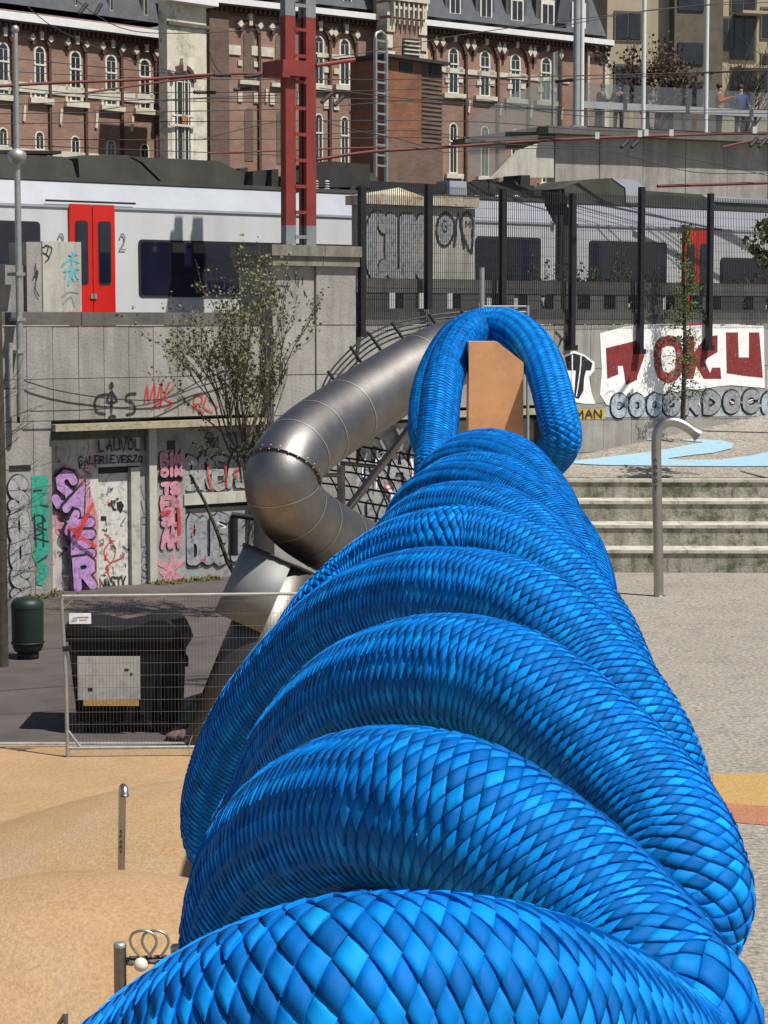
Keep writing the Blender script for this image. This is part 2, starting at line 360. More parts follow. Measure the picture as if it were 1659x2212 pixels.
ME = core.mesh('rope_core', ROPE, rope.base); rope.link('rope_core', ME)
vd = posm - np.array(CAM); dist = np.linalg.norm(vd, axis=1); facing = -(vd * outn).sum(1) / dist
cyy = vd[:, 1] * cp - vd[:, 2] * sp; px = 829.5 + F * vd[:, 0] / cyy; py = 1106 - F * (vd[:, 1] * sp + vd[:, 2] * cp) / cyy
vis = (facing > .25) & (px > 0) & (px < 1659) & (py > 1500) & (py < 2212)
order = np.argsort(np.where(vis, dist, 1e6))[:290]
sel = np.zeros(NP_, bool); sel[order] = True
for i in order: rope.link('plait', plait_mesh('plait', np.array([i]), rope.base))
rope.link('plait', plait_mesh('plait_mass', np.where(~sel)[0], rope.base), kind='stuff')
# beam and its end post
bm_ = T('orange_beam', 'long square orange beam running inside the coils of blue rope, its tall end post showing inside the loop', 'climbing beam', base=(.85, 17.55, 0))
m = MB(); y0, y1 = 1.2, 17.88; hw = .2
x0, x1 = ax(y0), ax(y1); zt = 5.25 - 1.19
m.add([(x0 - hw, y0, zt - .5), (x0 + hw, y0, zt - .5), (x1 + hw, y1, zt - .5), (x1 - hw, y1, zt - .5), (x0 - hw, y0, zt), (x0 + hw, y0, zt), (x1 + hw, y1, zt), (x1 - hw, y1, zt)],
      [(0, 3, 2, 1), (4, 5, 6, 7), (0, 1, 5, 4), (1, 2, 6, 5), (2, 3, 7, 6), (3, 0, 4, 7)])
bm_.part('beam', m, 'orange_wood')
m = MB(); a = pt(1013, 738, 17.9); b = pt(1074, 738, 17.9); c = pt(1131, 783, 17.9)
m.prism([(a.x, 3.55), (a.x, a.z), (b.x, b.z), (c.x, c.z), (c.x, 3.55)], 17.9, 18.4)
bm_.part('end_post', m, 'orange_wood'); bm_.part('steel_leg', MB().tube([(.95, 18.5, 0), (.95, 18.5, 3.54)], .05, 12), 'steel')
m = MB(); m.box(x0 - .05, x0 + .35, 1.3, 1.7, 0, zt - .5); bm_.part('support_post', m, 'orange_wood')
# ================================================================ ground
mat('ramp_dark', (.10, .10, .10), (.075, .075, .075), 2, .9, fine=(.2, 40))
FW = plane_from(0, 41, 1659, 54)                     # face of the railway viaduct
YB = 26.75                                           # far edge of the orange play surface
structure('asphalt_ground', MB().add([(-400, -40, 0), (400, -40, 0), (400, 900, 0), (-400, 900, 0)], [(0, 1, 2, 3)]), 'asphalt_tan')
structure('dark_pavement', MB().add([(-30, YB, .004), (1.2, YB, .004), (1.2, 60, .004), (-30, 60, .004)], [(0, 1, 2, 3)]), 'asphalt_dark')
# seams in the dark pavement
for i, yy in enumerate((1395, 1478, 1530)):
    a = gz(-40, yy + 18, .008); b = gz(480, yy - 22, .008)
    single('pavement_seam', MB().add([a, b, b + Vector((0, .09, 0)), a + Vector((0, .09, 0))], [(0, 1, 2, 3)]), 'joint', kind='structure')
kerb = MB().box(-30, 1.2, YB - .06, YB + .06, 0, .03); structure('play_surface_edge', kerb, 'concrete')
def bump(x, y, cx, cy, rx, ry, h):
    q = ((x - cx) / rx) ** 2 + ((y - cy) / ry) ** 2
    return h * (1 - q) ** 1.15 if q < 1 else 0
MOUNDS = [(-2.3, 16.6, 2.8, 2.4, .92), (-1.5, 21.3, 2.8, 2.8, .62)]
def gh(x, y): return max(bump(x, y, *m_) for m_ in MOUNDS)
V = []; NX, NY = 150, 220; X0, X1, Y0, Y1 = -9.5, 1.2, 3.0, YB
for j in range(NY + 1):
    for i in range(NX + 1):
        x = X0 + (X1 - X0) * i / NX; y = Y0 + (Y1 - Y0) * j / NY; V.append((x, y, .012 + gh(x, y)))
fs = [(j * (NX + 1) + i, j * (NX + 1) + i + 1, (j + 1) * (NX + 1) + i + 1, (j + 1) * (NX + 1) + i) for j in range(NY) for i in range(NX)]
structure('orange_rubber_ground', MB().add(V, fs, True), 'rubber_orange')
# yellow and red painted band on the right
def ground_patch(name, pts, m, z, f=None):
    P = [gz(x, y, z) for x, y in pts]
    return structure(name, MB().add(P, [tuple(range(len(P)))]), m)
ground_patch('yellow_ground_paint', [(1540, 1672), (1600, 1670), (1700, 1668), (1700, 1742), (1600, 1738), (1540, 1730)], 'paint_yellow', .006)
ground_patch('red_ground_paint', [(1540, 1730), (1600, 1738), (1700, 1742), (1700, 1785), (1600, 1778), (1540, 1765)], 'paint_red', .006)
# ================================================================ steps and upper plaza (right)
FS = Frame((1.6, 45.35), (14.5, 45.15))
zs = []
zc = 0
steps = T('terrace_steps', 'four broad mossy concrete terrace steps with pale edges across the right side', 'steps', FS, (5, 0, 0))
ys = [1241, 1188, 1134, 1082, 1035]
d = 0; z = 0.0
prev = 0
for k in range(4):
    dk = k * .82
    z1 = FS.at(1450, ys[k + 1], dk)[1]
    rr = random.Random(k)
    m = MB(); m.box(0, 13.5, dk, dk + .95, prev, z1 - .07)
    steps.part('riser', m, 'concrete_moss')
    # tread boards, slightly proud of the riser
    x = 0
    while x < 13.5:
        L_ = 2.35; m = MB().box(x + .006, min(x + L_, 13.5) - .006, dk - .035, dk + .95, z1 - .066, z1)
        steps.part('tread', m, 'step_nose'); x += L_
    prev = z1
ZP = prev
# plaza slope from the top step up to the wall
def slope_z(y): return ZP + max(0, y - 48.2) * SL
pw = gz(1500, 1000, ZP)
zw = FW.at(1500, 930)[1]; yw = FW.W(*((FW.s(1500),) + (0, 0))).y
SL = (zw - ZP) / (yw - 48.2)
def pl(x, y):     # picture point on the sloping plaza
    r_ = ray(x, y); # CAM.z + r.z t = ZP + (r.y t - 48.2) SL
    t = (ZP - 48.2 * SL - CAM.z) / (r_.z - r_.y * SL); p = CAM + r_ * t
    if p.y < 48.2: p = gz(x, y, ZP)
    return p
m = MB(); zz = lambda y: slope_z(y)
m.add([(1.6, 48.0, ZP), (30, 48.0, ZP), (30, 48.2, ZP), (1.6, 48.2, ZP), (30, 75, zz(75)), (1.6, 75, zz(75)), (1.6, 48.0, -.1), (1.6, 75, -.1)],
      [(0, 1, 2, 3), (3, 2, 4, 5), (0, 3, 5, 7, 6)])
structure('upper_plaza', m, 'asphalt_tan')
def pl_patch(name, pts, m_, dz):
    P = [tuple(pl(x, y) + Vector((0, 0, dz))) for x, y in pts]; structure(name, MB().add(P, [tuple(range(len(P)))]), m_)
pl_patch('blue_ground_paint', [(1240, 997), (1300, 990), (1400, 978), (1440, 972), (1490, 962), (1520, 957), (1470, 952), (1500, 950), (1560, 953), (1585, 960), (1580, 970), (1540, 980), (1500, 984), (1470, 988), (1440, 992), (1470, 995), (1560, 994), (1620, 986), (1700, 970), (1700, 1008), (1600, 1009), (1440, 1008), (1300, 1006), (1240, 1003)], 'paint_blue', .02)
pl_patch('small_blue_ground_paint', [(1355, 945), (1375, 940), (1405, 945), (1425, 950), (1400, 953), (1365, 950)], 'paint_blue', .02)
# dark ramp strip at the foot of the wall
m = MB(); sA, sB = FW.s(1150), FW.s(1700) + 6
zA, zB = FW.at(1150, 906)[1], FW.at(1659, 903)[1]
fr_pts = [(1150, 920), (1240, 924), (1450, 930), (1659, 936), (1760, 939)]
P = [pl(x, y) + Vector((0, 0, .015)) for x, y in fr_pts] + [FW.W(FW.at(x, y, -.01)[0], -.01, FW.at(x, y, -.01)[1]) for x, y in ((1760, 902), (1150, 908))]
structure('dark_ramp', MB().add(P, [tuple(range(len(P)))]), 'ramp_dark')
# ================================================================ viaduct wall
def wz(x, y, d=0): return FW.at(x, y, d)
viad = T('viaduct_wall', 'long grey concrete railway retaining wall covered in graffiti under the train', 'retaining wall', FW, (0, 0, 0))
s0 = FW.s(-60); s1 = FW.s(1760)
Z_cop = wz(300, 674)[1]; Z_g1 = wz(300, 703)[1]; Z_g2 = wz(300, 815)[1]; Z_led = wz(300, 905)[1]
# rows at height z over the whole length
sp0, sp1 = FW.s(108), FW.s(668)
back = .42
sC, sD = FW.s(785), s1
Z_R = wz(1300, 690)[1]
m = MB()
m.box(s0, s1, .05, .9, Z_led, Z_cop - .3); m.box(s0, sp0 - .004, .05, .9, 0, Z_led - .002); m.box(s1 * 0 + FW.s(1180), s1, .05, .9, 0, Z_led - .002)
m.box(sp0, FW.s(1180) - .004, back + .05, .9, 0, Z_led - .002)
viad.part('wall_core', m, 'joint')
def panels(sa, sb, za, zb, step, mat_, dep=0.0, jig=.3, th=.045, gap=.006):
    x = sa; 
    while x < sb - .05:
        e = min(x + step, sb); o = random.uniform(0, .008)
        viad.part('concrete_panel', MB().box(x + gap, e - gap, dep - o, dep + th, za + gap, zb - gap), mat_); x = e
zr0 = Z_led
sPa, sPb = FW.s(567), FW.s(770)
for (sa, sb) in ((s0, sPa - .02), (sPb + .02, s1)):
    panels(sa, sb, Z_g2, Z_g1, .56, 'concrete'); panels(sa, sb, Z_led + .02, Z_g2, .56, 'concrete')
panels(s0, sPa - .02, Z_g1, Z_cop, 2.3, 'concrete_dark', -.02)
panels(s0, sp0, .0, Z_led + .02, .62, 'concrete')
zl = .0
for za, zb in ((Z_led - 1.1, Z_led + .02), (Z_led - 2.2, Z_led - 1.1), (0, Z_led - 2.2)):
    panels(FW.s(1180), s1, za, zb, .9, 'concrete')
# ledge above the recessed shop fronts
zl0 = wz(110, 932)[1]; zl1 = wz(110, 917)[1]
mat('stone_ledge', (.42, .38, .27), (.31, .28, .20), 4, .9, dirt=((.2, .17, .1), .7, 5), bump=.5)
viad.part('ledge', MB().box(sp0, FW.s(1180), -.16, back + .04, zl0, zl1), 'stone_ledge')
# parapet balustrade right of the pillar
zt_, zb_ = wz(1300, 608)[1], wz(1300, 636)[1]; zk = wz(1300, 668)[1]
bal = T('parapet_balustrade', 'dark concrete parapet with square openings under the mesh fence, right of the pillar', 'parapet', FW, (sPb, .1, Z_R - .3))
bal.part('top_beam', MB().box(sPb + .03, s1, .06, .42, zb_, zt_), 'concrete_dark')
bal.part('bottom_beam', MB().box(sPb + .03, s1, .03, .46, Z_cop - .25, zk), 'concrete_dark')
x = sPb + .2; k = 0
while x < s1:
    wd = .42 if k % 3 else .75
    bal.part('baluster', MB().box(x, x + wd, .08, .38, zk + .002, zb_ - .002), 'concrete_dark'); x += wd + .38; k += 1
# low dark band just above the TOKU panels
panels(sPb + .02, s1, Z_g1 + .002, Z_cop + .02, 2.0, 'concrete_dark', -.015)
# ---- pillar with the mast
pil = T('mast_pillar', 'square concrete pillar with stepped cap carrying the red mast', 'pillar', FW, (FW.s(668), 0, 0))
zp_top = wz(650, 575, -.35)[1]; zc1 = wz(650, 548, -.35)[1]; zc2 = wz(650, 534, -.35)[1]
a0, a1 = FW.s(592, 690, -.35), FW.s(768, 690, -.35)
am = FW.s(683, 690, -.35)
pil.part('shaft', MB().box(a0, a1, -.30, .9, 0, zp_top), 'concrete')
pil.part('front_face', MB().box(am, a1 + .0, -.36, -.31, Z_g1 + .01, zp_top), 'concrete_pale' if False else 'concrete')
for za, zb in ((Z_g2 + .01, Z_g1 - .01), (Z_led + .0, Z_g2 - .01), (0, Z_led - .02)):
    pil.part('stone_block', MB().box(am, a1, -.36, -.31, za, zb), 'concrete'); pil.part('stone_block', MB().box(a0, am - .02, -.33, -.302, za, zb), 'concrete')
cxm = (a0 + a1) / 2
mat('cap_stone', (.17, .165, .13), (.25, .24, .20), 3, .9, bump=.4, streak=((.08, .08, .06), .7, 4))
for k, (e, za, zb) in enumerate(((.10, zp_top + .005, zp_top + .2), (.16, zp_top + .203, zp_top + .42), (.05, zp_top + .423, zc1 + .05))):
    L_ = (a1 - a0) / 3; 
    pil.part('cap_stone', MB().box(a0 - e, am + .1, -.36 - e, 1.0, za, zb), 'cap_stone'); pil.part('cap_stone', MB().box(am + .112, a1 + e * .3, -.36 - e, 1.0, za, zb), 'cap_stone')
pil.part('cap_top', MB().box(cxm - .95, cxm + .85, -.2, .8, zc1 + .053, zc2), 'cap_stone')
# ---- lattice mast
mast_d = .25
mat('red_paint', (.19, .023, .019), (.25, .033, .026), 2, .55, dirt=((.14, .03, .03), .5, 3))
mat('grey_paint', (.22, .24, .25), (.17, .19, .2), 3, .6)
ms0, ms1 = FW.s(619, 690, mast_d), FW.s(684, 690, mast_d); z487 = wz(650, 487, mast_d)[1]; z35 = wz(650, 36, mast_d)[1]; ztop = wz(650, -60, mast_d)[1]; z535 = zc2
mast = T('railway_mast', 'tall red lattice catenary mast with grey foot standing on the concrete pillar', 'mast', FW, ((ms0 + ms1) / 2, mast_d, z535))
wch = .25
def mast_seg(za, zb, mt, rungs):
    for a, b, dd in ((ms0, ms0 + wch, 0), (ms1 - wch, ms1, 0), (ms0 + .06, ms0 + wch, .17), (ms1 - wch, ms1, .17)):
        mast.part('channel', MB().box(a, b, mast_d + dd, mast_d + dd + .1, za, zb), mt)
    step = (zb - za) / rungs
    for k in range(rungs):
        z = za + (k + .5) * step
        mast.part('batten', MB().box(ms0 + wch - .02, ms1 - wch + .02, mast_d - .012, mast_d + .0, z - .035, z + .035), mt)
        mast.part('side_batten', MB().box(ms0 + .03, ms0 + .04, mast_d + .1, mast_d + .17, z - .035, z + .035), mt)
mast_seg(z535, z487, 'grey_paint', 1); mast_seg(z487 + .003, z35, 'red_paint', 8); mast_seg(z35 + .003, ztop, 'grey_paint', 2)
zc = wz(650, 172, mast_d)[1]; zd = wz(650, 133, mast_d)[1]
mast.part('collar', MB().box(ms0 - .16, ms1 - .28, mast_d - .14, mast_d + .6, zc + .05, zd), 'red_paint')
mast.part('collar_lug', MB().box(ms0 - .22, ms0 - .03, mast_d - .2, mast_d + .1, zc, zc + .1), 'red_paint')
mast.part('arm', MB().tube([(ms1, mast_d, wz(684, 138)[1]), (ms1 + 1.0, mast_d, wz(762, 125)[1])], .045), 'red_paint')
mat('white_paint', (.72, .72, .70), (.62, .62, .60), 3, .6)
# ================================================================ train
mat('train_white', (.60, .61, .62), (.55, .56, .57), .5, .38, streak=((.36, .36, .36), .4, .8))
mat('train_roof', (.36, .385, .42), (.30, .32, .36), .8, .45)
mat('train_red', (.62, .018, .012), (.54, .015, .01), 1, .35)
mat('train_glass', (.006, .008, .02), (.012, .014, .035), 1.2, .06, spec=.8)
mat('rubber', (.015, .015, .015), None, rough=.7)
mat('roof_unit', (.045, .047, .038), (.075, .076, .066), .9, .7, streak=((.02, .02, .018), .6, 1.2))
mat('roof_unit_dark', (.018, .018, .017), (.035, .034, .03), 2, .7)
TD = 3.2
FT = Frame(tuple(FW.W(0, TD, 0))[:2], tuple(FW.W(10, TD, 0))[:2])
def tz(x, y): return FT.at(x, y)
zbt = tz(300, 780)[1]; zroof = tz(300, 452)[1]; zr2 = tz(300, 392)[1]
ZTW = tz(300, 452)[1]
def carriage(name, label, xa, xb, base_x):
    sa, sb = FT.s(xa), FT.s(xb)
    t = T(name, label, 'train', FT, (FT.s(base_x), 0, zbt - .6), group='coupled train carriages')
    # body profile in (depth, z) swept along s
    prof = [(0, zbt), (-.02, zbt + .5), (0, ZTW), (.26, (ZTW + zr2) / 2 + .05), (.42, zr2), (1.0, zr2 + .1), (2.3, zr2 + .1), (2.9, ZTW), (2.9, zbt)]
    def sweep(pr, sa, sb, closed=False):
        m = MB(); V = [(sa, d, z) for d, z in pr] + [(sb, d, z) for d, z in pr]; n = len(pr)
        m.add(V, [(i, n + i, n + i + 1, i + 1) for i in range(n - 1)]); return m
    t.part('side_panel', sweep(prof[:3], sa, sb), 'train_white')
    t.part('roof', sweep(prof[2:], sa, sb), 'train_roof')
    t.part('gutter', MB().box(sa, sb, -.03, .03, ZTW - .02, ZTW + .03), 'train_roof')
    t.part('roof_edge', MB().box(sa, sb, .36, .46, zr2 - .03, zr2 + .05), 'roof_unit')
    for s_ in (sa, sb): t.part('end_panel', MB().prism([(s_ - .04, zbt), (s_ + .04, zbt), (s_ + .04, ZTW), (s_ - .04, ZTW)], .01, 2.85), 'train_white')
    m = MB(); m.box(sa + .3, sb - .3, .1, 2.6, zbt - .55, zbt - .02); t.part('underframe', m, 'rubber')
    return t, sa, sb
def rounded(sa, sb, za, zb, r, n=4):
    P = []
    for cx_, cz_, a0_ in ((sb - r, zb - r, 0), (sa + r, zb - r, 90), (sa + r, za + r, 180), (sb - r, za + r, 270)):
        for k in range(n + 1):
            a = R(a0_ + 90 * k / n); P.append((cx_ + r * math.cos(a), cz_ + r * math.sin(a)))
    return P
def tw(t, x0, x1, y0, y1):
    sa, z1 = tz(x0, y0); sb = FT.s(x1); z0 = tz(x0, y1)[1]
    f_ = t.part('window', MB().prism(rounded(sa, sb, z0, z1, .09), -.035, .0), 'rubber')
    t.part('glass', MB().prism(rounded(sa + .05, sb - .05, z0 + .05, z1 - .05, .07), -.042, -.036), 'train_glass', f_)
def tdoor(t, x0, x1, ytop):
    sa, z1 = tz(x0, ytop); sb = FT.s(x1); mid = (sa + sb) / 2; w_ = (sb - sa)
    for k, (a, b) in enumerate(((sa, mid - .012), (mid + .012, sb))):
        d_ = t.part('door', MB().prism(rounded(a, b, zbt + .1, z1, .03), -.06, -.0), 'train_red')
        g0, g1 = a + w_ * .11, b - w_ * .09
        hh = z1 - zbt
        t.part('door_window', MB().prism(rounded(g0, g1, z1 - 1.66, z1 - .34, .07), -.068, -.061), 'rubber', d_)
        t.part('door_glass', MB().prism(rounded(g0 + .03, g1 - .03, z1 - 1.62, z1 - .38, .05), -.074, -.069), 'train_glass', d_)
        t.part('handle', MB().box((a if k else b - .06), (a + .06 if k else b), -.09, -.061, z1 - 1.95, z1 - 1.85), 'galvanised', d_)
    t.part('door_rail', MB().box(sa - w_ * .5, sb + w_ * .48, -.06, -.01, z1 + .03, z1 + .07), 'rubber')
tr1, sa1, sb1 = carriage('train_carriage', 'white and grey carriage with large red doors left of the mast', -500, 1196, 300)
tr2, sa2, sb2 = carriage('train_carriage', 'white and grey carriage seen behind the mesh fence, its red door beside the thin sapling', 1245, 2100, 1450)
tw(tr1, -260, 88, 468, 566); tw(tr1, 298, 770, 517, 641); tw(tr1, 1027, 1166, 510, 640)
tdoor(tr1, 147, 247, 440)
tw(tr2, 1272, 1437, 519, 640); tw(tr2, 1556, 1760, 556, 640); tdoor(tr2, 1474, 1528, 497)
m = MB(); gs = (sb1 + sa2) / 2
for k in range(7):
    a = sb1 + .06 + (sa2 - sb1 - .12) * k / 7; m.box(a, a + (sa2 - sb1 - .12) / 7 - .03, .35 if k % 2 else .42, 2.4, zbt, ZTW + .25)
tr1.part('gangway', m, 'rubber')
# class figures
def poly_strip(pts, w_, z_=0):      # flat stroke in (s, z) -> (list of pairs); mitred, round ends
    P = [Vector((p[0], p[1], 0)) for p in pts]; n = len(P); L_, R_ = [], []
    closed = (P[0] - P[-1]).length < 1e-6 and n > 3
    for i in range(n):
        if closed: a = P[i] - P[(i - 1) % n if i else n - 2]; b = P[(i + 1) if i < n - 1 else 1] - P[i]
        else: a = P[i] - P[i - 1] if i else P[1] - P[0]; b = P[i + 1] - P[i] if i < n - 1 else P[-1] - P[-2]
        a.normalize(); b.normalize(); t = (a + b); t = t.normalized() if t.length > 1e-4 else b
        nn = Vector((-t.y, t.x, 0)); c = max(.55, nn.dot(Vector((-b.y, b.x, 0)))); o = nn * (w_ / 2 / c)
        L_.append(P[i] + o); R_.append(P[i] - o)
    return L_, R_
STROKES = {
 'A': [[(0, 0), (.5, 1), (1, 0)], [(.2, .38), (.8, .38)]], 'B': [[(0, 0), (0, 1), (.6, 1), (.8, .88), (.8, .66), (.55, .54), (.05, .54)], [(.55, .54), (.95, .4), (.95, .15), (.65, 0), (0, 0)]],
 'C': [[(.95, .85), (.7, 1), (.3, 1), (0, .75), (0, .25), (.3, 0), (.7, 0), (.95, .15)]], 'D': [[(0, 0), (0, 1), (.5, 1), (.95, .7), (.95, .3), (.5, 0), (0, 0)]],
 'E': [[(.95, 1), (0, 1), (0, 0), (.95, 0)], [(0, .5), (.75, .5)]], 'F': [[(.95, 1), (0, 1), (0, 0)], [(0, .5), (.75, .5)]],
 'G': [[(.95, .85), (.65, 1), (.3, 1), (0, .75), (0, .25), (.3, 0), (.7, 0), (.95, .2), (.95, .45), (.55, .45)]], 'H': [[(0, 0), (0, 1)], [(1, 0), (1, 1)], [(0, .5), (1, .5)]],
 'I': [[(.5, 0), (.5, 1)]], 'K': [[(0, 0), (0, 1)], [(.9, 1), (.05, .45), (.95, 0)]], 'L': [[(0, 1), (0, 0), (.9, 0)]], 'M': [[(0, 0), (.08, 1), (.5, .4), (.92, 1), (1, 0)]],
 'N': [[(0, 0), (0, 1), (1, 0), (1, 1)]], 'O': [[(.5, 1), (.12, .85), (0, .5), (.12, .15), (.5, 0), (.88, .15), (1, .5), (.88, .85), (.5, 1)]],
 'P': [[(0, 0), (0, 1), (.65, 1), (.92, .85), (.92, .62), (.65, .48), (0, .48)]], 'R': [[(0, 0), (0, 1), (.65, 1), (.9, .85), (.9, .64), (.6, .5), (.1, .5)], [(.45, .5), (.95, 0)]],
 'S': [[(.92, .85), (.65, 1), (.3, 1), (.05, .8), (.2, .58), (.8, .42), (.95, .2), (.7, 0), (.3, 0), (.03, .15)]], 'T': [[(0, 1), (1, 1)], [(.5, 1), (.5, 0)]],
 'U': [[(0, 1), (0, .2), (.25, 0), (.75, 0), (1, .2), (1, 1)]], 'V': [[(0, 1), (.5, 0), (1, 1)]], 'Y': [[(0, 1), (.5, .5), (1, 1)], [(.5, .5), (.5, 0)]],
 'Z': [[(0, 1), (.95, 1), (0, 0), (.95, 0)]], '2': [[(.05, .78), (.3, 1), (.7, 1), (.92, .78), (.85, .5), (0, 0), (.98, 0)]], '7': [[(0, 1), (1, 1), (.35, 0)]], 'o': [[(.5, .7), (.1, .6), (0, .35), (.1, .1), (.5, 0), (.9, .1), (1, .35), (.9, .6), (.5, .7)]],
}
def strokes_mesh(lines, w_, dep, th=.0015, caps=True):
    m = MB()
    for k, ln in enumerate(lines):
        ln = [p for i, p in enumerate(ln) if i == 0 or (Vector((p[0], p[1])) - Vector((ln[i - 1][0], ln[i - 1][1]))).length > 1e-5]
        if len(ln) < 2: continue
        L_, R_ = poly_strip(ln, w_); d_ = dep - k * .0012; n = len(L_)
        V = [(p.x, d_, p.y) for p in L_] + [(p.x, d_, p.y) for p in R_]
        m.add(V, [(n + i, n + i + 1, i + 1, i) for i in range(n - 1)])
        if caps and (Vector(ln[0]) - Vector(ln[-1])).length > 1e-5:
            for (c, q, sg) in ((ln[0], ln[1], -1), (ln[-1], ln[-2], -1)):
                t = (Vector((q[0] - c[0], q[1] - c[1]))).normalized(); ang = math.atan2(t.y, t.x) + math.pi / 2
                P = [(c[0] + w_ / 2 * math.cos(ang + math.pi * j / 6), d_ - .0004, c[1] + w_ / 2 * math.sin(ang + math.pi * j / 6)) for j in range(7)]
                m.add(P, [tuple(range(6, -1, -1))])
    return m
def letter_lines(ch, x, z, w_, h, slant=0, rot=0, smooth=0, pin=None, wob=0, rnd=None):
    out = []
    for st in STROKES[ch]:
        P = [(a, b) for a, b in st]
        if smooth: P = [(p.x, p.y) for p in catmull([Vector((a, b, 0)) for a, b in P], smooth)]
        Q = []
        for a, b in P:
            if wob: a += rnd.uniform(-wob, wob); b += rnd.uniform(-wob, wob)
            X = a * w_ + b * slant * h; Z = b * h; cx_, cz_ = w_ / 2, h / 2
            X, Z = cx_ + (X - cx_) * math.cos(rot) - (Z - cz_) * math.sin(rot), cz_ + (X - cx_) * math.sin(rot) + (Z - cz_) * math.cos(rot)
            Q.append((x + X, z + Z))
        out.append(Q)
    return out
for px_, hgt in ((257, 33), (124, 30)):
    sa, z1 = tz(px_, 506); z0 = tz(px_, 506 + hgt)[1]
    tr1.part('class_number', strokes_mesh(letter_lines('2', sa, z0, .13, z1 - z0), .035, -.035), 'grey_paint')
# roof equipment ---- outlines in picture points on the train plane
def roof_box(t, pts, d0, d1, m_, name='roof_unit'):
    t.part(name, MB().prism([tz(x, y) for x, y in pts], d0, d1), m_)
roof_box(tr1, [(-200, 386), (-200, 322), (-60, 325), (160, 335), (182, 345), (195, 392)], .5, 2.2, 'roof_unit')
roof_box(tr1, [(200, 392), (196, 338), (205, 332), (305, 332), (325, 345), (380, 398)], .52, 2.1, 'roof_unit')
roof_box(tr1, [(385, 398), (335, 348), (310, 335), (500, 345), (555, 372), (552, 400)], .5, 2.0, 'roof_unit', 'cooling_unit')
roof_box(tr1, [(-200, 322), (-200, 314), (180, 320), (180, 327)], .9, 2.0, 'rubber', 'roof_rail')
roof_box(tr1, [(706, 402), (706, 352), (740, 345), (830, 352), (832, 402)], .55, 1.5, 'roof_unit_dark')
roof_box(tr1, [(835, 412), (835, 388), (1000, 396), (1000, 415)], .6, 1.6, 'rubber')
roof_box(tr1, [(998, 442), (998, 388), (1034, 390), (1036, 445)], .45, .95, 'train_roof', 'white_roof_box')
roof_box(tr1, [(1040, 428), (1045, 392), (1090, 386), (1150, 396), (1190, 398), (1190, 428)], .6, 1.7, 'roof_unit_dark')
rr = random.Random(5)
for k in range(34):
    x = rr.choice([rr.uniform(560, 700), rr.uniform(700, 840), rr.uniform(1040, 1190)]); y = 405 + (x - 560) * .025
    h = rr.uniform(12, 46); wd = rr.uniform(8, 26)
    roof_box(tr1, [(x, y), (x, y - h), (x + wd, y - h + rr.uniform(-4, 4)), (x + wd, y)], rr.uniform(.5, .9), 1.3, 'roof_unit_dark' if k % 4 else 'roof_unit', 'roof_fitting')
def ins(t, x, y, h):
    s_, z = tz(x, y); z1 = tz(x, y - h)[1]
    m = MB(); pr = []
    for k in range(5): zz_ = (z1 - z) * k / 5; pr += [(.04, zz_), (.10, zz_ + .02), (.04, zz_ + .05)]
    pr.append((.03, z1 - z)); m.lathe(pr, 8, (s_, .6, z)); t.part('insulator', m, 'white_paint')
for x in (688, 714, 738): ins(tr1, x, 412, 26)
for x in (1065, 1110, 1150): ins(tr1, x, 440, 20)
roof_box(tr2, [(1250, 440), (1250, 405), (1292, 386), (1352, 382), (1378, 404), (1380, 438)], .5, 2.0, 'roof_unit')
roof_box(tr2, [(1352, 384), (1400, 386), (1421, 402), (1420, 437), (1382, 436), (1380, 404)], .48, 1.95, 'train_roof', 'white_roof_box')
roof_box(tr2, [(1425, 448), (1425, 410), (1545, 418), (1575, 438), (1580, 455)], .5, 2.0, 'roof_unit')
roof_box(tr2, [(1548, 420), (1700, 430), (1700, 440), (1572, 434)], .5, 2.0, 'train_roof', 'white_roof_box')
roof_box(tr2, [(1577, 455), (1577, 437), (1740, 442), (1740, 462)], .55, 2.0, 'roof_unit')
for k in range(12):
    x = rr.uniform(1245, 1300); y = 440; h = rr.uniform(10, 34)
    roof_box(tr2, [(x, y), (x, y - h), (x + 12, y - h), (x + 12, y)], rr.uniform(.5, .9), 1.3, 'roof_unit_dark', 'roof_fitting')
# track bed behind the parapet
structure('track_bed', MB().box(s0 - 30, s1 + 40, .92, 30, -.2, Z_cop - .45), 'concrete_dark', FW)
# ================================================================ recessed fronts and graffiti on the viaduct wall
mat('plaster_white', (.50, .48, .45), (.60, .58, .55), 2, .85, dirt=((.24, .22, .25), .7, 3.5), streak=((.3, .27, .27), .6, 3), bump=.2)
mat('plaster_grey', (.27, .265, .255), (.35, .345, .33), 1.6, .85, dirt=((.14, .135, .13), .7, 3), bump=.2)
mat('door_paint', (.56, .55, .50), (.64, .62, .57), 3, .7, dirt=((.12, .12, .12), .7, 7))
mat('frame_paint', (.50, .49, .42), (.4, .39, .34), 3, .8, dirt=((.2, .18, .15), .6, 5))
for nm, c in (('ink_black', (.012, .010, .016)), ('ink_purple', (.42, .24, .50)), ('ink_pink', (.52, .24, .30)), ('ink_green', (.035, .30, .22)), ('ink_red', (.48, .04, .035)), ('ink_maroon', (.20, .022, .022)),
              ('ink_white', (.74, .73, .72)), ('ink_grey', (.33, .325, .32)), ('ink_silver', (.27, .28, .30)), ('ink_blue', (.16, .40, .46)), ('ink_ochre', (.48, .33, .07)), ('ink_lilac', (.2, .18, .3)), ('ink_paleblue', (.36, .42, .46))):
    mat(nm, c, tuple(min(1, v * 1.25 + .005) for v in c), 4, .7, fine=(.12, 20))
for nm in list(MATS):
    if nm.startswith('ink_') and nm != 'ink_white': worn(nm)
DB = back
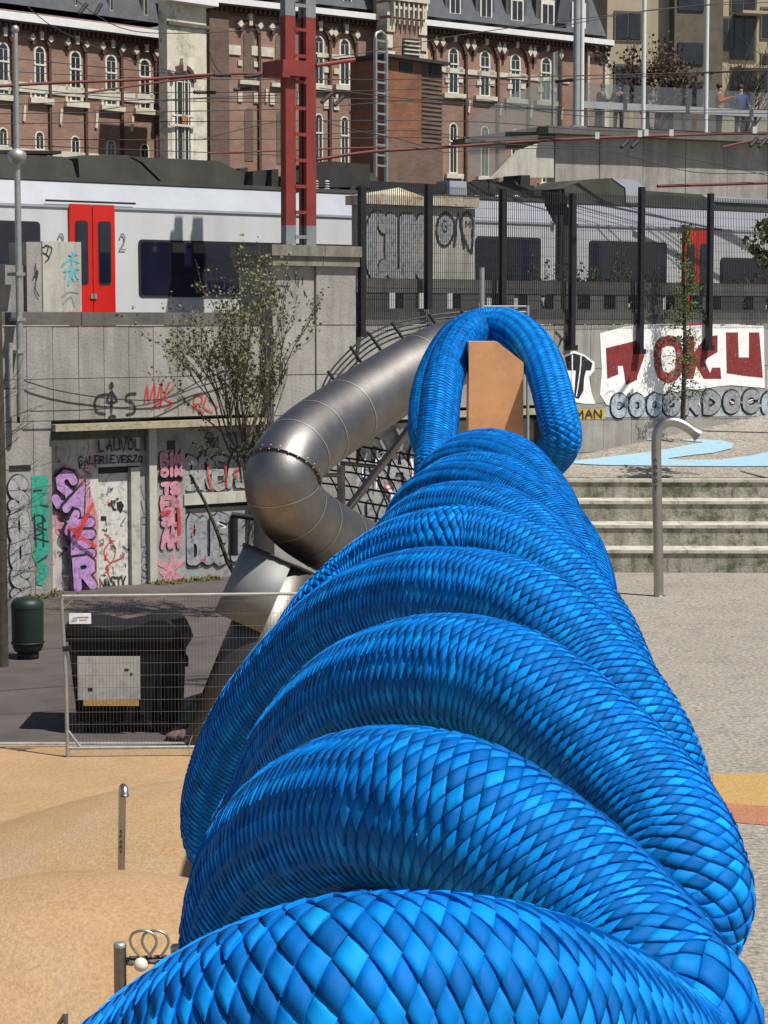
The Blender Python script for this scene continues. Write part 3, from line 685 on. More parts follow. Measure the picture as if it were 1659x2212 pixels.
def graf(t, text, x, y, w_, h, thick, m_, dep, name='graffiti', slant=0, rot=0, smooth=0, sp=1.18, wob=0, seed=1, vertical=False, th2=None, m2=None, drop=None, fr=FW):
    """painted letters; (x, y) is the picture point of the first letter's lower-left corner, sizes in picture units"""
    s0_, z0_ = fr.at(x, y, dep); s1_ = fr.at(x + w_, y, dep)[0]; z1_ = fr.at(x, y - h, dep)[1]; W_, H_ = s1_ - s0_, z1_ - z0_
    k = W_ / w_; L1 = []; rnd = random.Random(seed)
    for i, ch in enumerate(text):
        if ch == ' ': continue
        xx = s0_ + (0 if vertical else i * W_ * sp); zz_ = z0_ - (i * H_ * sp if vertical else 0)
        L1 += letter_lines(ch, xx, zz_, W_, H_, slant, rot, smooth, wob=wob, rnd=rnd)
    t.part(name, strokes_mesh(L1, thick * k, dep - .004), m_)
    if m2: t.part(name, strokes_mesh(L1, th2 * k, dep - .05 + .02), m2)
def graf_pts(t, lines, thick, m_, dep, name='graffiti', fr=FW, sm=3):
    k = (fr.at(500, 1000, dep)[0] - fr.at(400, 1000, dep)[0]) / 100; L1 = []
    for ln in lines:
        P = [fr.at(x, y, dep) for x, y in ln]
        if sm: P = [(p.x, p.y) for p in catmull([Vector((a, b, 0)) for a, b in P], sm)]
        L1.append(P)
    t.part(name, strokes_mesh(L1, thick * k, dep - .004), m_)
def fill_pts(t, pts, m_, dep, name='paint_patch', fr=FW):
    P = [fr.at(x, y, dep) for x, y in pts]; t.part(name, MB().prism(P, dep - .002, dep + .001), m_)
viad_b = T('shop_front', 'graffiti covered white plaster front with a door under the ledge left of the bushy tree', 'shop front', FW, (FW.s(220), DB, 0))
zb0 = 0; zt0 = zl0 - .02
def bx(t, name, xa, xb, ya, yb, dep, th, m_, par=None):
    sa, z1 = FW.at(xa, ya, dep); sb = FW.s(xb, 690, dep); z0 = FW.at(xa, yb, dep)[1]
    return t.part(name, MB().box(sa, sb, dep, dep + th, max(z0, .0), z1), m_, par)
# white plaster wall with door opening
bx(viad_b, 'plaster', 108, 208, 900, 1400, DB - .04, .08, 'plaster_white'); bx(viad_b, 'plaster', 208, 300, 900, 1003, DB - .04, .08, 'plaster_white')
bx(viad_b, 'plaster', 300, 322, 900, 1400, DB - .04, .08, 'plaster_grey')
bx(viad_b, 'ledge_shade_strip', 108, 322, 925, 952, DB - .09, .045, 'concrete_dark')  # dark strip put in for the shade under the ledge
dr = bx(viad_b, 'door', 210, 282, 1024, 1400, DB + .0, .05, 'door_paint')
bx(viad_b, 'door_frame', 208, 300, 1003, 1010, DB - .10, .12, 'frame_paint'); bx(viad_b, 'door_frame', 283, 299, 1010, 1400, DB - .10, .12, 'frame_paint')
bx(viad_b, 'door_lintel', 210, 282, 1010, 1024, DB + .02, .03, 'black')
bx(viad_b, 'downpipe_panel', 322, 336, 925, 1400, DB - .16, .2, 'concrete_pale')
bx(viad_b, 'pink_pillar', 338, 397, 925, 1400, DB - .10, .14, 'plaster_grey')
bx(viad_b, 'vent', 362, 376, 952, 972, DB - .12, .02, 'black'); bx(viad_b, 'slot', 342, 392, 1030, 1040, DB - .12, .02, 'black')
g2 = T('painted_wall', 'grey recessed wall with two rows of outlined bubble letters behind the bushy tree', 'painted wall', FW, (FW.s(460), DB, 0))
bx(g2, 'upper_panel', 398, 566, 925, 1067, DB - .03, .07, 'plaster_grey'); bx(g2, 'sill', 398, 566, 1068, 1092, DB - .13, .17, 'concrete_pale'); bx(g2, 'sill_shadow_strip', 398, 566, 1093, 1099, DB + .0, .04, 'black')  # black strip stands for the shadow line under the sill
bx(g2, 'lower_panel', 398, 566, 1100, 1400, DB - .03, .07, 'plaster_grey')
bx(g2, 'side_panel', 566, 1180, 925, 1400, DB - .03, .07, 'plaster_grey')
d1 = DB - .05
# big purple letters
fz = dict(smooth=0)
PK = [0]
def purple(ch, x, y, w_, h, rot=0, slant=0):
    PK[0] += 1
    graf(viad_b, ch, x, y, w_, h, 27, 'ink_black', d1 - .035 * PK[0], rot=rot, slant=slant, th2=17, m2='ink_purple')
fill_pts(viad_b, [(112, 1030), (140, 1000), (190, 1040), (212, 1120), (208, 1278), (150, 1278), (150, 1180), (120, 1150)], 'ink_pink', d1 + .005)
purple('S', 122, 1092, 34, 66, rot=-.25); purple('A', 150, 1108, 32, 52, rot=-.45); purple('K', 152, 1160, 40, 40, rot=-.5); purple('E', 160, 1198, 38, 42, rot=.0); purple('R', 165, 1268, 34, 56, rot=.06)
graf_pts(viad_b, [[(160, 1150), (185, 1115), (200, 1090)], [(150, 1140), (175, 1160), (205, 1180)], [(165, 1165), (190, 1110)]], 7, 'ink_red', d1 - .26)
graf(viad_b, 'LAUVOLI', 214, 974, 12, 24, 4.5, 'ink_black', DB - .10, sp=1.3, wob=.12, seed=4)
graf(viad_b, 'GALERIE', 170, 1004, 9, 16, 3, 'ink_black', d1, sp=1.28, wob=.12, seed=5); graf(viad_b, 'VESZO', 252, 1001, 9, 15, 3, 'ink_black', d1, sp=1.3, wob=.12, seed=6)
graf(viad_b, 'VVFLASK', 305, 1078, 14, 30, 2.6, 'ink_lilac', d1, vertical=True, sp=1.12, seed=7)
dd = DB - .006
rq = random.Random(11)
for k in range(26):
    x = rq.uniform(216, 274); y = rq.uniform(1040, 1265); n_ = rq.randint(3, 6)
    P = [(x + rq.uniform(-8, 8), y + rq.uniform(-9, 9)) for _ in range(n_)]
    graf_pts(viad_b, [P], rq.uniform(1, 2.2), rq.choice(['ink_black', 'ink_black', 'ink_lilac', 'ink_red', 'ink_silver']), dd, 'scribble')
fill_pts(viad_b, [(252, 1085), (262, 1082), (268, 1092), (262, 1108), (254, 1100)], 'ink_black', dd - .003); fill_pts(viad_b, [(218, 1115), (230, 1115), (230, 1124), (218, 1124)], 'ink_black', dd - .003)
graf_pts(viad_b, [[(226, 1185), (240, 1170), (250, 1190), (240, 1215), (226, 1200), (226, 1185)], [(238, 1250), (232, 1222), (262, 1205), (270, 1195)]], 2.4, 'ink_red', dd)
graf(viad_b, 'NASTY', 216, 1270, 10, 20, 4, 'ink_black', dd, sp=1.15, wob=.12, seed=9)
for x, y in ((150, 975), (190, 965), (120, 980), (330, 1000), (135, 1240), (118, 1200)):
    graf_pts(viad_b, [[(x, y - 12), (x + 3, y), (x - 2, y + 18)]], 2, 'ink_pink', d1)
for k in range(34):
    x = rq.uniform(112, 205); y = rq.uniform(975, 1265); m_ = rq.choice(['ink_black', 'ink_lilac', 'ink_pink', 'ink_red', 'ink_silver', 'ink_ochre'])
    graf_pts(viad_b, [[(x + rq.uniform(-9, 9), y + rq.uniform(-12, 12)) for _ in range(rq.randint(3, 5))]], rq.uniform(.9, 2.2), m_, d1 + .003, 'scribble')
for k in range(60):
    x = rq.choice([rq.uniform(400, 560), rq.uniform(700, 900)]); y = rq.choice([rq.uniform(955, 1060), rq.uniform(1105, 1250)]); m_ = rq.choice(['ink_black', 'ink_black', 'ink_lilac', 'ink_white', 'ink_red', 'ink_blue'])
    graf_pts(g2, [[(x + rq.uniform(-10, 10), y + rq.uniform(-12, 12)) for _ in range(rq.randint(3, 6))]], rq.uniform(.9, 2.4), m_, d1 + .002 if k % 2 else d1 - .07, 'scribble')
# pink pillar letters
dp = DB - .105
def bubble(t, txt, x, y, w_, h, o, i, mi, dep, **k): graf(t, txt, x, y, w_, h, o, 'ink_black', dep, th2=i, m2=mi, **k)
bubble(viad_b, 'BIM', 348, 1006, 12, 24, 11, 8.5, 'ink_pink', dp, smooth=2, sp=1.25); bubble(viad_b, 'OIM', 348, 1028, 12, 14, 9, 7, 'ink_pink', dp - .03, smooth=2, sp=1.25)
bubble(viad_b, 'TJ', 350, 1066, 18, 20, 11, 9, 'ink_pink', dp, smooth=2, sp=1.2) if 'J' in STROKES else bubble(viad_b, 'TS', 350, 1066, 16, 20, 11, 9, 'ink_pink', dp, smooth=2, sp=1.2)
bubble(viad_b, 'EM', 350, 1100, 16, 24, 12, 9.5, 'ink_pink', dp, smooth=2, sp=1.3); bubble(viad_b, 'SU', 350, 1134, 16, 24, 12, 9.5, 'ink_pink', dp, smooth=2, sp=1.3); bubble(viad_b, 'AM', 350, 1182, 15, 40, 12, 9.5, 'ink_pink', dp, smooth=2, sp=1.35)
graf_pts(viad_b, [[(368, 1250), (350, 1235)], [(368, 1235), (392, 1250)], [(368, 1230), (345, 1215)], [(370, 1230), (372, 1200)], [(370, 1230), (392, 1212)], [(360, 1240), (352, 1268)], [(376, 1240), (386, 1268)]], 11, 'ink_pink', dp)
graf_pts(viad_b, [[(386, 1100), (388, 1150)], [(350, 1110), (365, 1105)]], 7, 'ink_red', dp - .05)
# grey bubble letters
bubble(g2, 'BREADO', 404, 1053, 20, 58, 17, 12.5, 'ink_grey', d1, smooth=3, sp=1.5, seed=3); bubble(g2, 'BUEI', 410, 1212, 22, 86, 20, 15, 'ink_silver', d1, smooth=3, sp=1.28)
graf_pts(g2, [[(452, 985), (449, 1020), (460, 1060)], [(487, 1000), (490, 1050)], [(520, 1010), (505, 1020), (512, 1030)]], 4, 'ink_red', d1 - .06)
bubble(g2, 'DOCVRAOC', 600, 1060, 40, 90, 20, 14, 'ink_grey', d1, smooth=3, sp=1.25); bubble(g2, 'ORUANDO', 640, 1190, 46, 90, 20, 14, 'ink_silver', d1, smooth=3, sp=1.25)
for k in range(20):
    x = rq.uniform(720, 900); y = rq.uniform(960, 1120)
    graf_pts(g2, [[(x, y), (x + rq.uniform(-12, 12), y - rq.uniform(15, 40)), (x + rq.uniform(-12, 12), y - 50)]], rq.uniform(3, 7), rq.choice(['ink_white', 'ink_black', 'ink_blue', 'ink_white']), d1 - .06)
# left end of the wall
dw = -.012
bubble(viad, 'SO', 26, 1100, 26, 60, 26, 21, 'ink_grey', dw, smooth=3, sp=1.1, vertical=True); bubble(viad, 'OS', 30, 1225, 26, 60, 26, 21, 'ink_grey', dw, smooth=3, sp=1.1, vertical=True, seed=2)
fill_pts(viad, [(68, 1028), (104, 1026), (104, 1050), (96, 1075), (106, 1090), (104, 1160), (108, 1185), (96, 1215), (106, 1230), (92, 1265), (78, 1262), (80, 1225), (70, 1200), (78, 1150), (68, 1110)], 'ink_green', dw)
graf_pts(viad, [[(70, 1120), (84, 1112), (98, 1124), (80, 1134), (100, 1144)], [(76, 1140), (92, 1150), (74, 1160), (104, 1170)], [(72, 1060), (90, 1058)], [(88, 1090), (104, 1094)], [(74, 1110), (78, 1180)], [(92, 1112), (94, 1180)], [(78, 1216), (102, 1200)]], 2.5, 'ink_black', dw - .004)
fill_pts(viad, [(26, 1300), (30, 1268), (44, 1256), (56, 1268), (60, 1300)], 'ink_paleblue', dw); graf_pts(viad, [[(30, 1276), (58, 1276)], [(32, 1266), (54, 1266)], [(38, 1285), (38, 1294)], [(48, 1285), (48, 1294)]], 3, 'ink_black', dw - .003)
bx(viad, 'slot', 20, 62, 1006, 1018, -.014, .01, 'black')
# thin tags high on the wall
graf_pts(viad, [[(232, 852), (212, 856), (204, 872), (210, 890), (226, 894)], [(240, 890), (241, 846), (231, 868), (252, 866), (241, 846)], [(292, 850), (276, 852), (272, 864), (288, 872), (290, 890), (274, 896)], [(237, 834), (241, 828), (243, 834), (239, 838)], [(234, 905), (240, 898), (248, 900)]], 5, 'ink_black', dw)
graf_pts(viad, [[(312, 872), (318, 832), (322, 870), (334, 828), (336, 872), (350, 824), (346, 880)], [(344, 880), (366, 826)], [(328, 884), (374, 838)], [(356, 862), (372, 872), (356, 884)]], 3.5, 'ink_red', dw)
graf_pts(viad, [[(418, 890), (420, 856), (436, 858), (434, 872), (420, 874), (438, 892)], [(446, 858), (440, 880), (458, 890)], [(452, 862), (470, 880)]], 3.5, 'ink_red', dw)
# ---- TOKU
dt = -.014
fill_pts(viad, [(1296, 720), (1350, 705), (1410, 698), (1425, 704), (1480, 704), (1556, 700), (1556, 706), (1572, 700), (1650, 704), (1652, 838), (1580, 832), (1556, 834), (1500, 842), (1440, 850), (1406, 852), (1378, 862), (1330, 880), (1310, 874), (1296, 852), (1300, 800)], 'ink_white', dt)
fill_pts(viad, [(1309, 752), (1390, 732), (1392, 770), (1377, 812), (1376, 820), (1352, 832), (1346, 790), (1334, 790), (1336, 808), (1312, 818)], 'ink_maroon', dt - .006)
graf_pts(viad, [[(1444, 735), (1424, 745), (1420, 775), (1426, 806), (1444, 816), (1462, 806), (1468, 772), (1462, 742), (1444, 735)]], 22, 'ink_maroon', dt - .006)
fill_pts(viad, [(1479, 730), (1500, 726), (1500, 760), (1524, 728), (1550, 724), (1550, 760), (1530, 772), (1522, 780), (1534, 806), (1538, 794), (1556, 794), (1558, 818), (1520, 818), (1504, 790), (1498, 818), (1479, 818)], 'ink_maroon', dt - .006)
fill_pts(viad, [(1568, 718), (1594, 718), (1596, 772), (1618, 772), (1618, 718), (1640, 718), (1648, 816), (1610, 812), (1570, 806)], 'ink_maroon', dt - .006)
fill_pts(viad, [(1658, 800), (1720, 800), (1720, 840), (1658, 840)], 'ink_white', dt)
# plain black and white shape beside it
fill_pts(viad, [(1215, 768), (1240, 758), (1262, 766), (1284, 782), (1284, 800), (1272, 815), (1278, 850), (1286, 872), (1262, 872), (1240, 868), (1228, 850), (1222, 810)], 'ink_white', dt)
fill_pts(viad, [(1220, 772), (1240, 763), (1262, 770), (1280, 785), (1276, 800), (1266, 800), (1262, 815), (1260, 845), (1250, 862), (1240, 858), (1244, 800), (1226, 800)], 'ink_black', dt - .004)
graf_pts(viad, [[(1255, 766), (1253, 800), (1245, 855)], [(1236, 768), (1236, 850)]], 3, 'ink_white', dt - .01)
graf_pts(viad, [[(1200, 716), (1212, 730), (1206, 750), (1216, 730), (1226, 752), (1222, 720)]], 3.5, 'ink_black', dt)
# row of outlined letters at the foot
fill_pts(viad, [(1306, 880), (1380, 866), (1450, 856), (1560, 846), (1720, 846), (1720, 899), (1400, 900), (1306, 902)], 'ink_paleblue', dt + .003)
fill_pts(viad, [(1240, 884), (1306, 882), (1306, 906), (1240, 906)], 'ink_ochre', dt + .003)
bubble(viad, 'COO', 1325, 894, 22, 34, 17, 12, 'ink_paleblue', dt, smooth=3, sp=1.75); bubble(viad, 'ORDOC', 1436, 890, 26, 34, 18, 12.5, 'ink_silver', dt, smooth=3, sp=1.7); bubble(viad, 'COS', 1650, 890, 26, 34, 18, 12.5, 'ink_paleblue', dt, smooth=3, sp=1.7)
graf(viad, 'MAN', 1245, 904, 14, 16, 3.5, 'ink_black', dt, smooth=2, sp=1.4)
for k in range(46):
    x = rq.uniform(1320, 1700); y = rq.uniform(845, 880)
    graf_pts(viad, [[(x + rq.uniform(-12, 12), y + rq.uniform(-9, 9)) for _ in range(4)]], rq.uniform(1.2, 2.5), rq.choice(['ink_black', 'ink_lilac', 'ink_white', 'ink_black', 'ink_silver']), dt - .012, 'scribble')
# graffiti on the pillar
for k in range(18):
    x = rq.uniform(588, 660); y = rq.uniform(600, 650)
    graf_pts(pil, [[(x, y), (x + rq.uniform(-8, 8), y - rq.uniform(6, 14)), (x + rq.uniform(-10, 10), y + rq.uniform(0, 10))]], 1.6, 'ink_black', -.304, 'scribble')
# ---- block with tags standing on the parapet, left
blk = T('parapet_block', 'pale concrete block with a teal tag beside the large red train door', 'concrete block', FW, (FW.s(118), .1, Z_cop))
sa, z1 = FW.at(58, 520, .05); sb = FW.s(177, 690, .05)
blk.part('block', MB().box(sa + .33, sb, .05, .75, Z_cop, z1), 'concrete_pale'); blk.part('side_block', MB().box(sa, sa + .32, .07, .75, Z_cop, z1 - .02), 'concrete')
graf_pts(blk, [[(92, 535), (104, 530), (100, 548), (92, 545), (106, 556), (98, 566)], [(98, 530), (112, 536), (104, 560)]], 2.5, 'ink_black', .045); graf_pts(blk, [[(72, 600), (82, 585), (76, 620), (84, 640)], [(76, 570), (80, 600)]], 2.5, 'ink_black', .045)
graf_pts(blk, [[(134, 575), (150, 560), (170, 566)], [(140, 600), (152, 575), (160, 605)], [(148, 615), (156, 580), (168, 600)], [(138, 585), (170, 580)], [(156, 545), (156, 600)], [(150, 550), (166, 548)]], 4.5, 'ink_blue', .045)
graf_pts(blk, [[(134, 640), (150, 630), (168, 632)], [(136, 655), (154, 640), (160, 660)]], 3, 'ink_silver', .045)
lb = T('parapet_wall', 'dark grey parapet wall at the far left edge before the dark train window', 'parapet', FW, (s0, .1, Z_cop))
lb.part('slab', MB().box(s0, FW.s(2), .1, .6, Z_cop, FW.at(0, 570)[1]), 'concrete_dark'); lb.part('slab', MB().box(FW.s(3), FW.s(57), .1, .6, Z_cop, FW.at(0, 572)[1]), 'concrete')
# ---- cabin with graffiti behind the fence
FC = Frame(tuple(FW.W(0, 1.2, 0))[:2], tuple(FW.W(10, 1.2, 0))[:2])
cab = T('trackside_cabin', 'small trackside cabin with rusty pale roof slab and silver graffiti behind the mesh fence', 'cabin', FC, (FC.s(925), 0, Z_cop - .4))
c0, c1, c2 = FC.s(787), FC.s(925), FC.s(1026); zc0 = FC.at(925, 625)[1]; zc1_ = FC.at(925, 447)[1]
mat('cabin_wall', (.31, .30, .28), (.38, .37, .34), 2, .8, dirt=((.18, .17, .15), .7, 4)); mat('rusty_roof', (.46, .40, .28), (.56, .52, .42), 3, .8, dirt=((.2, .1, .05), .8, 4), bump=.6)
cab.part('wall', MB().box(c0, c1, .02, .45, zc0, zc1_), 'cabin_wall'); cab.part('wall', MB().box(c1 + .01, c2, 0, .45, zc0, zc1_), 'concrete_pale')
cab.part('roof_slab', MB().box(c0 - .1, c1 - .01, -.12, .55, zc1_ + .005, zc1_ + .20), 'rusty_roof'); cab.part('roof_slab', MB().box(c1, c2 + .02, -.12, .55, zc1_ + .03, zc1_ + .24), 'rusty_roof')
cab.part('roof_ridge', MB().add([(c0, .1, zc1_ + .21), (c1, .1, zc1_ + .21), ((c0 + c1) / 2 + .3, .3, zc1_ + .42), (c0, .5, zc1_ + .21), (c1, .5, zc1_ + .21)], [(0, 1, 2), (1, 4, 2), (4, 3, 2), (3, 0, 2)]), 'rusty_roof')
bubble(cab, 'CUK', 800, 592, 30, 120, 26, 22, 'ink_silver', .015, smooth=3, sp=1.42, fr=FC)
graf_pts(cab, [[(962, 458), (946, 475), (944, 510), (954, 530), (968, 528), (980, 505), (980, 475), (962, 458)], [(982, 530), (990, 460), (1002, 535)], [(1022, 475), (1010, 458), (998, 470), (998, 500), (1018, 545), (1022, 475)]], 5.5, 'ink_black', -.01, fr=FC)
fill_pts(cab, [(962, 462), (949, 478), (948, 508), (956, 524), (966, 522), (976, 505), (976, 475)], 'ink_silver', -.003, fr=FC)
graf(cab, 'G', 956, 500, 10, 24, 2, 'ink_black', -.01, fr=FC); graf(cab, 'M', 1006, 490, 10, 12, 2, 'ink_black', -.01, fr=FC)
# ---- tall mesh fence
fen = T('mesh_fence', 'tall dark mesh fence on black posts above the big white and maroon lettering', 'fence', FW, (FW.s(1085), -.1, Z_cop))
posts = [(780, 402, 728), (924, 398, 668), (1085, 408, 668), (1236, 418, 757), (1385, 404, 765), (1534, 418, 757)]
nxt = [(1690, 425, 757)]
fp = []
for x, yt, yb in posts + nxt:
    s_, z1 = FW.at(x, yt, -.12); z0 = FW.at(x, yb, -.12)[1]; fp.append(s_)
    p_ = fen.part('post', MB().box(s_ - .062, s_ + .062, -.2, -.08, z0, z1), 'dark_metal')
    if yb > 700: fen.part('bracket', MB().box(s_ - .1, s_ + .1, -.24, -.02, z0, z0 + .12), 'dark_metal', p_)
mat('mesh_wire', (.028, .03, .034), None, rough=.6)
for k in range(len(fp) - 1):
    a, b = fp[k] + .065, fp[k + 1] - .065; zt1 = FW.at(1000, 405, -.12)[1] if k < 4 else FW.at(1500, 425, -.12)[1]; zb1 = FW.at(1300, 689, -.12)[1]; m = MB()
    n_ = int((b - a) / .055)
    for i in range(n_ + 1):
        x = a + (b - a) * i / n_; m.box(x - .006, x + .006, -.146, -.134, zb1, zt1)
    z = zb1
    while z < zt1: m.box(a, b, -.134, -.130, z - .003, z + .003); z += .2
    fen.part('mesh_panel', m, 'mesh_wire', kind='stuff')
# ---- lamp pole at the left
lp = T('camera_pole', 'thin pale grey pole with round tip and hooded lamp on the left wall', 'pole', FW, (FW.s(45), -.3, Z_led))
s_, z0 = FW.at(45, 900, -.3); z1 = FW.at(45, 70, -.3)[1]
lp.part('pole', MB().tube([(s_, -.3, z0), (s_, -.3, (z0 + z1) / 2), (s_, -.3, z1)], [.065, .06, .045], 12), 'galvanised')
lp.part('ball_tip', MB().ball((s_, -.3, FW.at(45, 64, -.3)[1]), .075), 'galvanised')
zl_ = FW.at(45, 340, -.3)[1]; lp.part('lamp_hood', MB().lathe([(.07, -.12), (.13, -.10), (.17, 0), (.17, .08), (.09, .14), (.05, .16)], 16, (s_, -.3, zl_)), 'galvanised')
for y in (592, 760, 690): z = FW.at(45, y, -.3)[1]; lp.part('clamp', MB().box(s_ - .09, s_ + .09, -.38, -.02, z - .03, z + .03), 'galvanised')
m = MB().tube([(s_ - .17, -.24, FW.at(30, 900)[1]), (s_ - .17, -.24, FW.at(30, 740)[1])], .045); lp.part('cable_duct', m, 'plaster_grey')
m = MB().tube([(s_ - .03, -.26, FW.at(40, 912)[1]), (s_ - .03, -.26, FW.at(40, 850)[1])], .03); lp.part('pipe_end', m, 'black')
# cables sagging across the wall
for k, pts in enumerate((((45, 820), (130, 845), (250, 862), (350, 862), (430, 835), (520, 815), (590, 812)), ((60, 888), (200, 884), (330, 868), (470, 805), (620, 775), (760, 745)))):
    P = catmull([Vector(FW.W(FW.at(x, y, -.1)[0], -.1 - .1 * k, FW.at(x, y, -.1)[1])) for x, y in pts], 6)
    single('wall_cable', MB().tube(P, .012, 5), 'black', ['thin black cable sagging across the concrete wall, the upper one', 'thin black cable across the concrete wall, lower one rising to the slide'][k], 'cable', group='cables on the wall')
# ================================================================ slide
sl = T('tube_slide', 'large brushed steel tube slide bending round left of the blue rope', 'slide', base=(pt(700, 1290, 27.5).x, 27.5, 0))
cpts = [(1120, 760, 30.6), (1050, 748, 30.4), (965, 766, 30.0), (885, 806, 29.4), (805, 856, 28.8), (730, 906, 28.2), (667, 950, 27.6), (625, 993, 27.15), (606, 1040, 26.95), (622, 1090, 27.1), (668, 1134, 27.5), (732, 1172, 28.1), (800, 1208, 28.8), (880, 1250, 29.6)]
cen = catmull([pt(x, y, d) for x, y, d in cpts], 8)
for _ in range(14): cen = [cen[0]] + [cen[i] * .5 + (cen[i - 1] + cen[i + 1]) * .25 for i in range(1, len(cen) - 1)] + [cen[-1]]
rS = .46
segs = [0, 22, 38, 46, 53, 60, 67, 74, 80, 87, 94, len(cen) - 1]
TG = [(cen[min(i + 1, len(cen) - 1)] - cen[max(i - 1, 0)]).normalized() for i in range(len(cen))]
for a, b in zip(segs[:-1], segs[1:]):
    q = cen[a:b + 1]; n_ = len(q)
    sl.part('tube_section', MB().tube(q, rS, 40, cap=False, tang=TG[a:b + 1]), 'steel')
    if b < len(cen) - 1: t_ = TG[b]; q = cen[b]; sl.part('weld_seam', MB().tube([q - t_ * .006, q + t_ * .006], rS + .007, 40, cap=False), 'galvanised')
q = cen[60]; t_ = TG[60]
fl = sl.part('flange', MB().tube([q - t_ * .022, q + t_ * .022], rS + .035, 40), 'steel')
nrm_ = t_.orthogonal().normalized(); bn = t_.cross(nrm_); m = MB()
for k in range(24):
    a = 2 * math.pi * k / 24; c = q + (nrm_ * math.cos(a) + bn * math.sin(a)) * (rS + .018); m.tube([c - t_ * .035, c + t_ * .035], .012, 6)
sl.part('flange_bolts', m, 'galvanised', fl, kind='stuff')
# lower chute
p0 = pt(612, 1214, 27.3); p1 = pt(500, 1420, 27.0); p2 = pt(425, 1640, 26.9)
ch = T('slide_chute', 'wide steel collar in a sunlit tone and chute in a shaded tone running down to the left below the slide bend', 'slide chute', base=(p2.x, p2.y, 0))
ax_ = (p2 - p0).normalized()
side = Vector((1, 0, 0)); side = (side - ax_ * side.dot(ax_)).normalized(); nn_ = ax_.cross(side)     # nn_ towards us?
if nn_.y > 0: nn_ = -nn_
def shell(c0_, c1_, r0, r1, a0_, a1_, th, n_=24):
    m = MB(); V = []
    for (c, r_) in ((c0_, r0), (c1_, r1), (c1_, r1 - th), (c0_, r0 - th)):
        for k in range(n_ + 1):
            a = R(a0_ + (a1_ - a0_) * k / n_); V.append(c + (side * math.cos(a) + nn_ * math.sin(a)) * r_)
    N_ = n_ + 1
    m.add(V, [(j * N_ + k, j * N_ + k + 1, ((j + 1) % 4) * N_ + k + 1, ((j + 1) % 4) * N_ + k) for j in range(4) for k in range(n_)], True); return m
ch.part('collar', shell(p0, p0 + ax_ * .92, .54, .54, 75, 265, .02), 'steel_lit')  # pale colour stands for the sunlit half of the tube
ch.part('rim', shell(p0 - ax_ * .02, p0 + ax_ * .02, .56, .56, 0, 360, .06), 'dark_metal')
mat('steel_shaded', (.10, .09, .085), (.13, .12, .11), 2, .4, .8)  # dark colour stands for the shaded part of the tube
ch.part('chute', shell(p0 + side * .14, p2 + side * .22, .47, .47, 0, 360, .02, 40), 'steel_shaded')
m = MB(); c = p0 + ax_ * 1.15 + nn_ * .48; m.box(c.x + .2, c.x + .44, c.y - .1, c.y - .08, c.z - .02, c.z + .05); ch.part('small_plate', m, 'galvanised')
# frames and nets behind the bend
fr_ = T('climbing_frame', 'dark steel climbing frame with rope net behind the slide bend', 'climbing frame', base=(pt(740, 1110, 30).x, 30, 0))
def px_tube(t, name, pts, d, r_, m_, par=None, n_=8): return t.part(name, MB().tube([pt(x, y, d) for x, y in pts], r_, n_), m_, par)
px_tube(fr_, 'leaning_pole', [(985, 790), (885, 925), (740, 1115), (660, 1220)], 29.4, .055, 'steel')
px_tube(fr_, 'upright', [(737, 1006), (737, 1300)], 29.6, .055, 'steel')
px_tube(fr_, 'bar', [(690, 1026), (735, 1026)], 29.4, .03, 'steel_rough')
px_tube(fr_, 'bar', [(735, 1000), (830, 1010)], 29.8, .03, 'steel')
m = MB()
for k in range(9):
    x = 640 + k * 32; m.tube([pt(x, 960 + k * 2, 30.2), pt(x + 50, 1045, 30.1), pt(x + 80, 1120, 30)], .011, 4)
for k in range(6):
    y = 955 + k * 30; m.tube([pt(620, y - 10, 30.2), pt(760, y + 6, 30.1), pt(900, y + 30, 30)], .014, 4)
fr_.part('net', m, 'black', kind='stuff')
px_tube(fr_, 'table_bar', [(500, 1112), (545, 1118), (560, 1116)], 30, .04, 'dark_metal'); px_tube(fr_, 'post', [(506, 1118), (506, 1200)], 30, .05, 'dark_metal')
tw_ = T('slide_tower', 'slim steel platform railing and upright pole behind the top of the rope loop', 'slide tower', base=(pt(1090, 700, 30.5).x, 30.5, 0))
for x, y0_ in ((1041, 578), (1036, 655), (1086, 662), (1140, 660)): px_tube(tw_, 'pole', [(x, y0_), (x, 1200)], 30.5, .035 if y0_ < 600 else .022, 'galvanised')
for y in (662, 674, 690, 704): px_tube(tw_, 'rail', [(1036, y), (1143, y)], 30.5, .014, 'galvanised')
RAILS = [[(688, 858), (712, 805), (760, 752), (800, 722), (850, 700), (930, 682), (1000, 674), (1045, 672)]]
for k in range(4):
    o = k * 9; P = [pt(x + o * .55, y + o * 1.0, 30.2) for x, y in RAILS[0]]; tw_.part('guard_rail', MB().tube(catmull(P, 5), .013, 6), 'steel')
for i in (1, 2, 3, 4, 5, 6):
    x, y = RAILS[0][i]; px_tube(tw_, 'rail_post', [(x - 4, y - 4), (x + 24, y + 36)], 30.15, .022, 'dark_metal')
